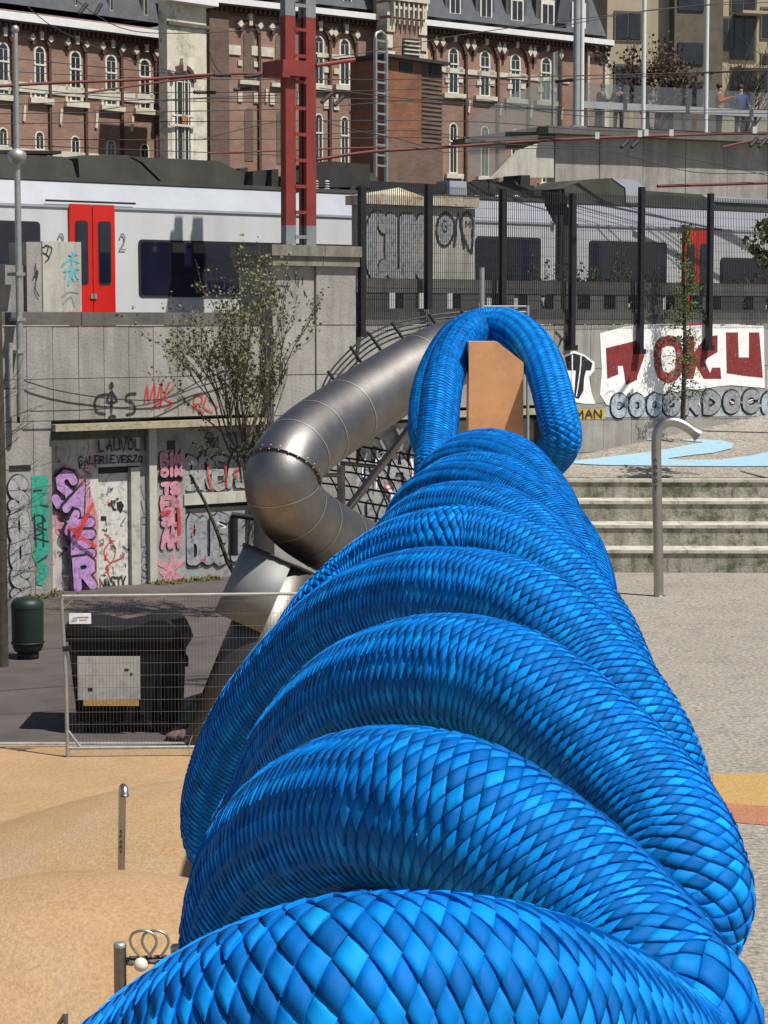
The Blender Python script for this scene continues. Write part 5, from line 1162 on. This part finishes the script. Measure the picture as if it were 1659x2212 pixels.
# glazed stair screen
gm = glass_mat('smoky_glass', (.26, .265, .255), .30)
scr = T('glass_screen', 'sloping hazy glass stair screen in front of the right end of the brick building', 'glass screen', FP, (FP.s(1100), 0, ZPF - 4))
for P_ in ([(1020, 262), (1098, 210), (1098, 380), (1020, 380)], [(1100, 208), (1198, 166), (1198, 284), (1100, 284)], [(1200, 112), (1222, 106), (1222, 284), (1200, 284)]): scr.part('pane', MB().prism([FP.at(x, y) for x, y in P_], .2, .23), gm)
scr.part('frame', MB().box(FP.s(1197), FP.s(1200), .15, .26, ZPF, FP.at(1198, 112)[1]), 'galvanised'); scr.part('flank', MB().prism([FP.at(1063, 384), FP.at(1120, 325), FP.at(1180, 303), FP.at(1193, 303), FP.at(1193, 384)], -.1, .15), 'concrete_pale')
scr.part('stair_slab', MB().prism([FP.at(1005, 300), FP.at(1195, 290), FP.at(1195, 298), FP.at(1005, 308)], .0, .3), 'concrete_dark')
bal2 = T('glass_balustrade', 'glass balustrade with pale horizontal band on the raised walkway at the right', 'balustrade', FP, (FP.s(1450), .5, ZPF))
gm2 = glass_mat('clear_glass', (.26, .28, .28), .12)
whites = [(1231, 14, -.3), (1246, 9, -.2), (1378, 9, -.2), (1512, 9, -.2), (1648, 10, -.2), (1790, 9, -.2)]
xp = [1250, 1376, 1380, 1510, 1515, 1646, 1650, 1788]
for i in range(0, 8, 2): bal2.part('pane', MB().box(FP.s(xp[i]) + .05, FP.s(xp[i + 1]) - .05, .5, .53, ZPF + .12, FP.at(1400, 182)[1]), gm2)
mat('pale_rail', (.34, .37, .38), (.28, .3, .31), 3, .5)
bal2.part('band', MB().box(FP.s(1250), FP.s(1800), .40, .47, FP.at(1450, 240)[1], FP.at(1450, 225)[1]), 'pale_rail'); bal2.part('kerb', MB().box(FP.s(1250), FP.s(1800), .3, .7, ZPF + .002, ZPF + .12), 'black')
poles_lab = ['thickest pale grey pole at the right end of the brick building', 'white pole close beside the thickest pale pole', 'white pole left of the ivy covered apartment bay, second from its left neighbour', 'white pole in front of the ivy covered apartment bay', 'white pole nearest the right edge, beside the figure in blue', 'white pole outside the right edge']
for (x, wpx, d_), lab in zip(whites, poles_lab):
    if x > 1700: continue
    hw = wpx / F * 75 / 2; s_ = FP.s(x); t = T('white_pole', lab, 'pole', FP, (s_, d_, ZPF), group='tall white poles on the walkway')
    t.part('shaft', MB().tube([(s_, d_, ZPF + .02), (s_, d_, ZPF + 9)], hw, 12), 'pale_rail' if x == 1231 else 'white_paint'); t.part('foot', MB().box(s_ - hw * 1.7, s_ + hw * 1.7, d_ - .12, d_ + .12, ZPF + .002, ZPF + .05), 'galvanised')
# people ------------------------------------------------------------
mat('skin', (.42, .25, .18), (.38, .22, .16), 4, .6); mat('hair', (.02, .015, .012), (.035, .025, .02), 9, .7)
mat('cloth_black', (.012, .012, .014), (.022, .022, .024), 6, .9); mat('cloth_orange', (.62, .13, .03), (.5, .1, .03), 6, .9); mat('cloth_blue', (.03, .06, .20), (.02, .04, .14), 6, .9); mat('cloth_jeans', (.05, .06, .10), (.04, .05, .08), 6, .9)
def person(lab, x, ytop, ybot, top, legs, turn=0, arm=0.0, lean=0.0, group=None):
    d_ = 1.1; s_ = FP.s(x, 690, d_); ztop = FP.at(x, ytop, d_)[1]; base = ZPF; H = max(1.5, min(1.85, ztop - base)); k = H / 1.78
    t = T('person', lab, 'person', FP, (s_, d_, base)); ca, sa = math.cos(turn), math.sin(turn)
    def q(u, v, w): v -= lean * max(0, w - .9); return (s_ + (u * ca - v * sa) * k, d_ + (u * sa + v * ca) * k, base + w * k)
    def skin(name, V, E, Rr, m_, root=0, sub=2):
        me = bpy.data.meshes.new(name); bm = bmesh.new(); L_ = bm.verts.layers.skin.verify(); vs_ = []
        for (u, v, w_), r_ in zip(V, Rr):
            p = q(u, v, w_); b_v = bm.verts.new((p[0] - s_, p[1] - d_, p[2] - base)); b_v[L_].radius = (r_[0] * k, r_[1] * k) if isinstance(r_, tuple) else (r_ * k, r_ * k); vs_.append(b_v)
        for a, b in E: bm.edges.new((vs_[a], vs_[b]))
        vs_[root][L_].use_root = True; bm.to_mesh(me); bm.free(); me.materials.append(MATS[m_])
        o = t.link(name, me); mo = o.modifiers.new('skin', 'SKIN'); mo.use_smooth_shade = True; mo2 = o.modifiers.new('sub', 'SUBSURF'); mo2.levels = sub; mo2.render_levels = sub
        return o
    # one continuous body: pelvis, spine, neck, head, arms, legs
    V = [(0, 0, .95), (0, 0, 1.15), (0, 0, 1.38), (0, 0, 1.50), (0, -.01, 1.58), (0, -.02, 1.68), (.19, 0, 1.42), (.25, -.02, 1.16), (.22, -.14 - arm, .98 + arm), (.21, -.20 - arm, .92 + arm), (-.19, 0, 1.42), (-.25, -.02, 1.16), (-.22, -.14 - arm, .98 + arm), (-.21, -.20 - arm, .92 + arm),
         (.10, 0, .88), (.11, -.02, .50), (.11, .02, .09), (.11, -.12, .035), (-.10, 0, .88), (-.11, .03, .50), (-.12, .06, .09), (-.12, -.08, .035)]
    E = [(0, 1), (1, 2), (2, 3), (3, 4), (4, 5), (2, 6), (6, 7), (7, 8), (8, 9), (2, 10), (10, 11), (11, 12), (12, 13), (0, 14), (14, 15), (15, 16), (16, 17), (0, 18), (18, 19), (19, 20), (20, 21)]
    Rr = [(.14, .10), (.13, .10), (.15, .10), .06, .065, .085, .06, .045, .036, .04, .06, .045, .036, .04, .085, .06, .045, .04, .085, .06, .045, .04]
    skin('body', V, E, Rr, 'skin')
    skin('jacket', [(0, 0, .86), (0, 0, 1.12), (0, 0, 1.38), (0, 0, 1.50), (.20, 0, 1.41), (.26, -.02, 1.16), (.225, -.13 - arm, .99 + arm), (-.20, 0, 1.41), (-.26, -.02, 1.16), (-.225, -.13 - arm, .99 + arm)], [(0, 1), (1, 2), (2, 3), (2, 4), (4, 5), (5, 6), (2, 7), (7, 8), (8, 9)], [(.19, .14), (.17, .13), (.18, .13), .085, .085, .068, .055, .085, .068, .055], top)
    skin('trousers', [(0, 0, .93), (.10, 0, .84), (.11, -.02, .50), (.11, .02, .10), (-.10, 0, .84), (-.11, .03, .50), (-.12, .06, .10)], [(0, 1), (1, 2), (2, 3), (0, 4), (4, 5), (5, 6)], [(.16, .12), .105, .08, .065, .105, .08, .065], legs)
    c = q(0, .01, 1.71); t.part('hair', MB().ball((c[0], c[1] + .01, c[2] + .02), .105 * k, 12, 8, 1.0), 'hair')
    for sg in (-1, 1): c = q(sg * .03, -.105, 1.69); t.part('eye', MB().ball(c, .012 * k, 6, 4), 'black')
person('person in a black coat leaning at the glass rail, left of the pair', 1290, 183, 285, 'cloth_black', 'cloth_jeans', .5, .25, .2)
person('person in a dark coat, right of the pair beside the white pole', 1332, 181, 285, 'cloth_black', 'cloth_black', -.4, .25, .15)
person('person in an orange jacket behind the glass rail', 1548, 180, 285, 'cloth_orange', 'cloth_black', .9, .35)
person('person in a dark blue hooded jacket near the right edge', 1593, 176, 285, 'cloth_blue', 'cloth_jeans', -.2, .1)
# apartment block
FA = plane_from(1300, 98, 1659, 100)
mat('beige_render', (.40, .335, .235), (.47, .40, .29), .6, .9, streak=((.25, .21, .15), .5, .8), bump=.2); mat('brown_panel', (.10, .085, .06), (.14, .12, .09), 2, .8)
ab = T('apartment_block', 'beige rendered apartment block with dark windows behind the white poles', 'building', FA, (FA.s(1450), 0, 0))
ab.part('wall', MB().box(FA.s(1306), FA.s(1900), 0, 12, 0, 40), 'beige_render'); 
def aw(x0, x1, y0, y1, m_='window_dark'):
    s0_, z1 = FA.at(x0, y0); s1_ = FA.s(x1); z0 = FA.at(x0, y1)[1]
    f_ = ab.part('window', MB().box(s0_ - .1, s1_ + .1, -.05, -.002, z0 - .1, z1 + .1), 'brown_panel'); ab.part('pane', MB().box(s0_, (s0_ + s1_) / 2 - .03, -.07, -.052, z0, z1), m_, f_); ab.part('pane', MB().box((s0_ + s1_) / 2 + .03, s1_, -.07, -.052, z0, z1), m_, f_)
for a in ((1331, 1376, 28, 84), (1331, 1376, 143, 225), (1582, 1620, -30, 24), (1582, 1620, 30, 128), (1560, 1578, 40, 105), (1647, 1680, 20, 80), (1331, 1376, -80, -30), (1582, 1620, 150, 220), (1647, 1680, 120, 190)): aw(*a)
ab.part('recessed_bay', MB().box(FA.s(1439), FA.s(1542), -.6, -.002, 0, 40), 'brown_panel')
for y in (-20, 95, 180): ab.part('bay_window', MB().box(FA.s(1446), FA.s(1500), -.66, -.602, FA.at(1450, y + 46)[1], FA.at(1450, y)[1]), 'window_dark')
for y in (28, 30 + 115): ab.part('balcony', MB().box(FA.s(1578), FA.s(1632), -.9, -.0, FA.at(1600, y + 6)[1], FA.at(1600, y)[1]), 'beige_render')
# ================================================================ vegetation
mat('bark', (.10, .085, .065), (.16, .14, .11), 9, .9); mat('bark_dark', (.035, .028, .022), (.06, .05, .04), 9, .9)
mat('bud_leaf', (.12, .125, .06), (.19, .185, .09), 3, .7); mat('dark_leaf', (.035, .05, .018), (.06, .075, .025), 3, .7); mat('fresh_leaf', (.07, .12, .02), (.11, .16, .035), 3, .7); mat('dry_leaf', (.07, .04, .028), (.11, .065, .045), 3, .8)
def leaf(m, c, r_, rnd, asp=.45):
    d = Vector((rnd.gauss(0, 1), rnd.gauss(0, 1), rnd.gauss(.3, 1))).normalized(); u = d.orthogonal().normalized(); u = (Matrix.Rotation(rnd.uniform(0, 6.28), 3, d) @ u)
    a, b = c, c + d * r_; mid = (a + b) / 2; w = d.cross(u).normalized() * r_ * .12
    m.add([a, mid + u * r_ * asp + w, b, mid - u * r_ * asp + w], [(0, 1, 2), (0, 2, 3)])
def grow(mb, lf, p, d, L_, r_, depth, rnd, spread=.45, up=.25, lsz=.04, ln=3, kids=3, tips=None):
    pts = [p.copy()]; q = p.copy(); dd = d.copy(); n = 5
    for i in range(n):
        dd = (dd + Vector((rnd.gauss(0, .13), rnd.gauss(0, .13), up * .12 + rnd.gauss(0, .06)))).normalized(); q = q + dd * L_ / n; pts.append(q.copy())
    mb.tube(pts, [r_ * (1 - .5 * i / n) for i in range(n + 1)], 5 if r_ > .012 else 3, False)
    if depth <= 1:
        for pnt in pts[1:]:
            for _ in range(ln):
                if rnd.random() < .7: leaf(lf, pnt + Vector((rnd.gauss(0, .02), rnd.gauss(0, .02), rnd.gauss(0, .02))), lsz * rnd.uniform(.6, 1.3), rnd)
    if depth > 0:
        for k in range(kids):
            f = rnd.uniform(.35, 1.0); b = pts[min(n, int(f * n))]
            nd = (dd + Vector((rnd.gauss(0, spread), rnd.gauss(0, spread), rnd.gauss(up, .25)))).normalized()
            grow(mb, lf, b, nd, L_ * rnd.uniform(.55, .8), r_ * .55, depth - 1, rnd, spread, up, lsz, ln, kids)
def tree_thing(name, label, cat, base, seeds, bark, leafm, **kw):
    rnd = random.Random(seeds[0]); mb, lf = MB(), MB(); t = T(name, label, cat, base=tuple(base))
    for (p, d, L_, r_, dep) in seeds[1]: grow(mb, lf, Vector(p), Vector(d).normalized(), L_, r_, dep, rnd, **kw)
    t.part('trunk', mb, bark); 
    if lf.f: t.part('crown', lf, leafm, kind='stuff')
    return t
b0 = gz(535, 1300); b0 = Vector((pt(530, 1000, 38.3).x, 38.3, 0)); rnd = random.Random(21)
S_ = [((b0.x, b0.y, 0), (0, 0, 1), 3.0, .075, 0)]
zb_ = pt(535, 985, 38.3).z
for k in range(15):
    a = rnd.uniform(-1, 1); S_.append(((b0.x + a * .12, b0.y + rnd.uniform(-.15, .15), zb_ + rnd.uniform(-.5, .3)), (a * .5, rnd.uniform(-.3, .3), 1), rnd.uniform(1.1, 2.25), .022, 3))
tree_thing('bushy_tree', 'bushy multi stemmed young tree with sparse olive buds in front of the concrete wall', 'tree', b0, (21, S_), 'bark', 'bud_leaf', spread=.32, up=.25, lsz=.062, ln=2, kids=3)
S_ = []
for k in range(16): S_.append(((b0.x + rnd.uniform(-.6, .7), b0.y + rnd.uniform(-.4, .3), zb_ - rnd.uniform(.0, .25)), (rnd.uniform(-1, 1), rnd.uniform(-.6, .6), rnd.uniform(-.05, .5)), .5, .012, 2))
tree_thing('dark_shrub', 'dark green shrub growing round the foot of the bushy tree under the ledge', 'shrub', b0 + Vector((0, .4, 0)), (5, [((b0.x, b0.y + .1, 0), (0, 0, 1), zb_ - .1, .05, 0)] + S_), 'bark_dark', 'dark_leaf', spread=.5, up=.1, lsz=.06, ln=2, kids=3)
# narrow sapling on the right
ss_ = FW.at(1475, 903, -.7)[0]; b1 = FW.W(ss_, -.7, FW.at(1475, 908, -.7)[1]); dS = b1.y; rnd = random.Random(8); mb, lf = MB(), MB(); top = pt(1470, 478, dS).z; hT = top - b1.z
t = T('sapling', 'thin upright larch like sapling with fresh green needles before the maroon lettering', 'sapling', base=tuple(b1))
mb.tube([(b1.x, dS, b1.z), (b1.x + .03, dS, b1.z + hT * .4), (b1.x - .03, dS, b1.z + hT * .75), (b1.x, dS, top)], [.06, .045, .025, .008], 6)
for k in range(80):
    f = rnd.uniform(.10, .98); a = rnd.uniform(0, 6.28); L_ = (.42 * (1 - f) + .22) * rnd.uniform(.5, 1.1); p = Vector((b1.x, dS, b1.z + hT * f)); d = Vector((math.cos(a), math.sin(a), rnd.uniform(.1, .6))).normalized()
    P_ = [p + d * L_ * i / 4 + Vector((0, 0, -.10 * (i / 4) ** 2)) for i in range(5)]; mb.tube(P_, [.01, .008, .006, .005, .003], 3, False)
    for q_ in P_[1:]:
        for _ in range(7): leaf(lf, q_ + Vector((rnd.gauss(0, .05), rnd.gauss(0, .05), rnd.gauss(0, .05))), rnd.uniform(.04, .085), rnd, .3)
t.part('trunk', mb, 'bark_dark'); t.part('crown', lf, 'fresh_leaf', kind='stuff')
# leafy branch entering from the right, hung from a tree outside the frame
bb = pt(1760, 700, 47); rnd = random.Random(4)
S_ = [((bb.x, bb.y, 0), (0, 0, 1), 6.2, .09, 0)]
zt = pt(1700, 540, 47).z
for k in range(4): S_.append(((bb.x, bb.y, zt - .35 + k * .2), (-1, rnd.uniform(-.3, .3), .05 + .1 * rnd.random()), .95, .022, 2))
tree_thing('leafy_tree', 'dark leafed tree branch reaching in from the right edge before the train', 'tree', Vector((bb.x, bb.y, 0)), (4, S_), 'bark_dark', 'dark_leaf', spread=.22, up=.02, lsz=.12, ln=3, kids=3)
# greenery on the track side seen through the fence
for i, (x, y, n_) in enumerate(((1275, 600, 26), (1345, 595, 26), (1250, 560, 12), (1640, 600, 14), (1180, 612, 8))):
    c = FW.W(*((FW.at(x, y, 1.1)[0]), 1.1, FW.at(x, y, 1.1)[1])); rnd = random.Random(30 + i); S_ = []
    for k in range(n_): S_.append(((c.x + rnd.uniform(-.5, .5), c.y + rnd.uniform(-.2, .2), Z_cop - .45), (rnd.uniform(-.5, .5), rnd.uniform(-.3, .3), 1), rnd.uniform(.7, 1.3), .012, 1))
    tree_thing('trackside_shrub', ['dark green shrub behind the fence before the carriage gangway side', 'fullest dark green shrub behind the fence before the dark train window', 'thin shrub rising beside the carriage gangway behind the fence', 'dark green shrub behind the fence near the right edge', 'lowest shrub behind the fence left of the gangway'][i], 'shrub', Vector((c.x, c.y, Z_cop - .45)), (30 + i, S_), 'bark_dark', 'dark_leaf', spread=.5, up=.2, lsz=.075, ln=4, kids=3)
# bare twigs at the left edge, beside a dark trunk
bt = gz(4, 1440); rnd = random.Random(9); S_ = [((bt.x, bt.y, 0), (0, 0, 1), .3, .05, 0)]
t = T('bare_tree', 'dark trunk with bare twigs at the far left edge beside the green bin', 'tree', base=(bt.x, bt.y, 0)); mb, lf = MB(), MB()
z1 = pt(4, 590, bt.y).z; mb.tube([(bt.x, bt.y, 0), (bt.x + .01, bt.y, z1 * .5), (bt.x - .01, bt.y, z1)], [.105, .095, .085], 10)
for k in range(24):
    z = pt(4, rnd.uniform(830, 1330), bt.y).z; grow(mb, lf, Vector((bt.x, bt.y, z)), Vector((1, rnd.uniform(-.4, .3), rnd.uniform(-.05, .75))).normalized(), rnd.uniform(.35, .62), .0085, 2, rnd, .3, .15, .01, 0, 2)
t.part('trunk', mb, 'bark_dark')
# bare tree with a few dry leaves before the apartment block
for i, (x, yb, n_, lab) in enumerate(((1405, 285, 9, 'bare tree with dry brown leaves between the two middle white poles'), (1600, 285, 9, 'bare branching tree behind the walkway near the right white pole'))):
    c = FP.W(FP.s(x, 690, 8), 8, ZPF - .2); rnd = random.Random(50 + i); S_ = [(tuple(c), (0, 0, 1), 1.2, .16, 0)]
    for k in range(n_): S_.append(((c.x, c.y, c.z + .5 + .3 * rnd.random()), (rnd.uniform(-.7, .7), rnd.uniform(-.4, .4), 1), rnd.uniform(1.6, 2.6), .05, 3))
    tree_thing('bare_tree', lab, 'tree', c, (50 + i, S_), 'bark_dark', 'dry_leaf', spread=.5, up=.2, lsz=.16, ln=(1 if i == 0 else 0), kids=3)
# weeds and moss at the wall foot
mat('weed', (.11, .12, .035), (.17, .17, .06), 4, .9); lf = MB(); rnd = random.Random(2)
for k in range(900):
    x = rnd.uniform(335, 480) if k % 3 else rnd.uniform(20, 130); s_ = FW.s(x); p = Vector(FW.W(s_, DB * (1 if x > 108 else 0) - rnd.uniform(.05, .5), .01)); leaf(lf, p, rnd.uniform(.04, .12), rnd, .2)
single('wall_weeds', lf, 'weed', 'low yellow green weeds and moss along the foot of the painted walls', 'weeds', kind='stuff')
# ================================================================ overhead line
mat('wire', (.03, .028, .028), None, rough=.6)
mat('rust_red', (.17, .035, .03), (.12, .03, .028), 3, .7)
oh = T('overhead_line', 'overhead railway line of rust red arms, thin dark wires and ribbed insulators above the train', 'overhead line', base=tuple(pt(650, 160, 50)))
def wire(pts, d, r_, m_, name, lab=None):
    d0, d1_ = d if isinstance(d, tuple) else (d, d); P = [pt(x, y, d0 + (d1_ - d0) * (x + 50) / 1760) for x, y in pts]
    return oh.part(name, MB().tube(catmull(P, 5), r_, 5 if r_ < .03 else 10), m_)
arms = [([(-60, 190), (100, 180), (300, 172), (460, 161), (620, 157)], .033, 'rust red overhead line arm running from the left edge to the mast'), ([(180, 202), (260, 190), (360, 176), (450, 166)], .025, 'shorter rust red arm just under the long left arm'), ([(684, 345), (800, 328), (960, 318), (1200, 302), (1500, 291), (1760, 284)], .036, 'rust red overhead line arm running from the mast to the right edge'), ([(450, 331), (620, 325), (690, 322), (830, 318)], .02, 'thin rust red bar just above the train roof left of the mast'), ([(1420, 402), (1560, 398), (1760, 392)], .04, 'low rust red bar over the second carriage at the right'), ([(1560, 318), (1640, 302), (1760, 292)], .03, 'short slanting rust red strut near the right edge')]
for p_, r_, lab in arms: wire(p_, (46, 57), r_, 'rust_red', 'arm')
WR = [[(-50, 150), (300, 168), (700, 172), (1100, 168), (1700, 150)], [(-50, 118), (400, 160), (800, 172), (1250, 163), (1700, 152)], [(-50, 205), (350, 200), (800, 196), (1250, 172), (1700, 150)], [(-50, 228), (400, 214), (800, 214), (1200, 238), (1700, 246)], [(-50, 246), (600, 236), (1000, 212), (1250, 250), (1700, 262)],
      [(-50, 268), (500, 262), (1000, 262), (1300, 282), (1700, 290)], [(60, 15), (110, 55), (180, 90), (280, 130), (420, 165)], [(445, 60), (452, 110), (470, 150), (500, 168)], [(150, -10), (260, 60), (400, 72), (620, 60)], [(-50, 300), (300, 302), (640, 300), (1000, 296), (1200, 296)], [(620, 135), (800, 112), (1000, 75), (1300, 35), (1659, -5)],
      [(700, 290), (900, 282), (1100, 312), (1350, 318), (1500, 345), (1700, 388)], [(960, 330), (1100, 322), (1300, 325), (1500, 372), (1700, 372)], [(-50, 310), (250, 322), (600, 335), (700, 340)], [(200, 240), (400, 214), (620, 205)], [(690, 190), (900, 215), (1250, 238), (1500, 238), (1700, 236)], [(-50, 180), (300, 214), (620, 222)], [(1200, 60), (1400, 22), (1600, 8), (1700, 4)], [(440, 300), (560, 270), (620, 262)], [(700, 262), (760, 280), (860, 300), (960, 330)]]
for p_ in WR: wire(p_, (47, 56), .0105, 'wire', 'wire')
# insulators and droppers
def insulator(x, y, dx, dy, m_='roof_unit_dark', lab=''):
    a, b = pt(x, y, 49), pt(x + dx, y + dy, 49.3); n = 9; P = [a.lerp(b, i / (n * 2)) for i in range(n * 2 + 1)]; return oh.part('insulator', MB().tube(P, [.05 if i % 2 else .028 for i in range(len(P))], 8), m_)
for x, y, dx, dy in ((462, 162, 36, 0), (418, 199, 48, 1), (505, 194, 38, -2), (1240, 172, -40, 4), (694, 222, 22, -20), (722, 228, 20, -20), (1342, 318, 14, -14), (1364, 318, 14, -14), (1620, 316, 16, -18), (1640, 318, 16, -18), (530, 166, 36, -5), (170, 30, 18, -22), (205, 32, 14, -24)): insulator(x, y, dx, dy, lab='small ribbed dark insulator on the overhead line')
for x, y in ((1290, 294), (1382, 290), (1396, 288), (1450, 288), (1630, 282)): oh.part('bracket', MB().box(pt(x, y, 53.2).x - .05, pt(x, y, 53.2).x + .05, 53.15, 53.25, pt(x, y + 6, 53.2).z, pt(x, y - 8, 53.2).z), 'white_paint')
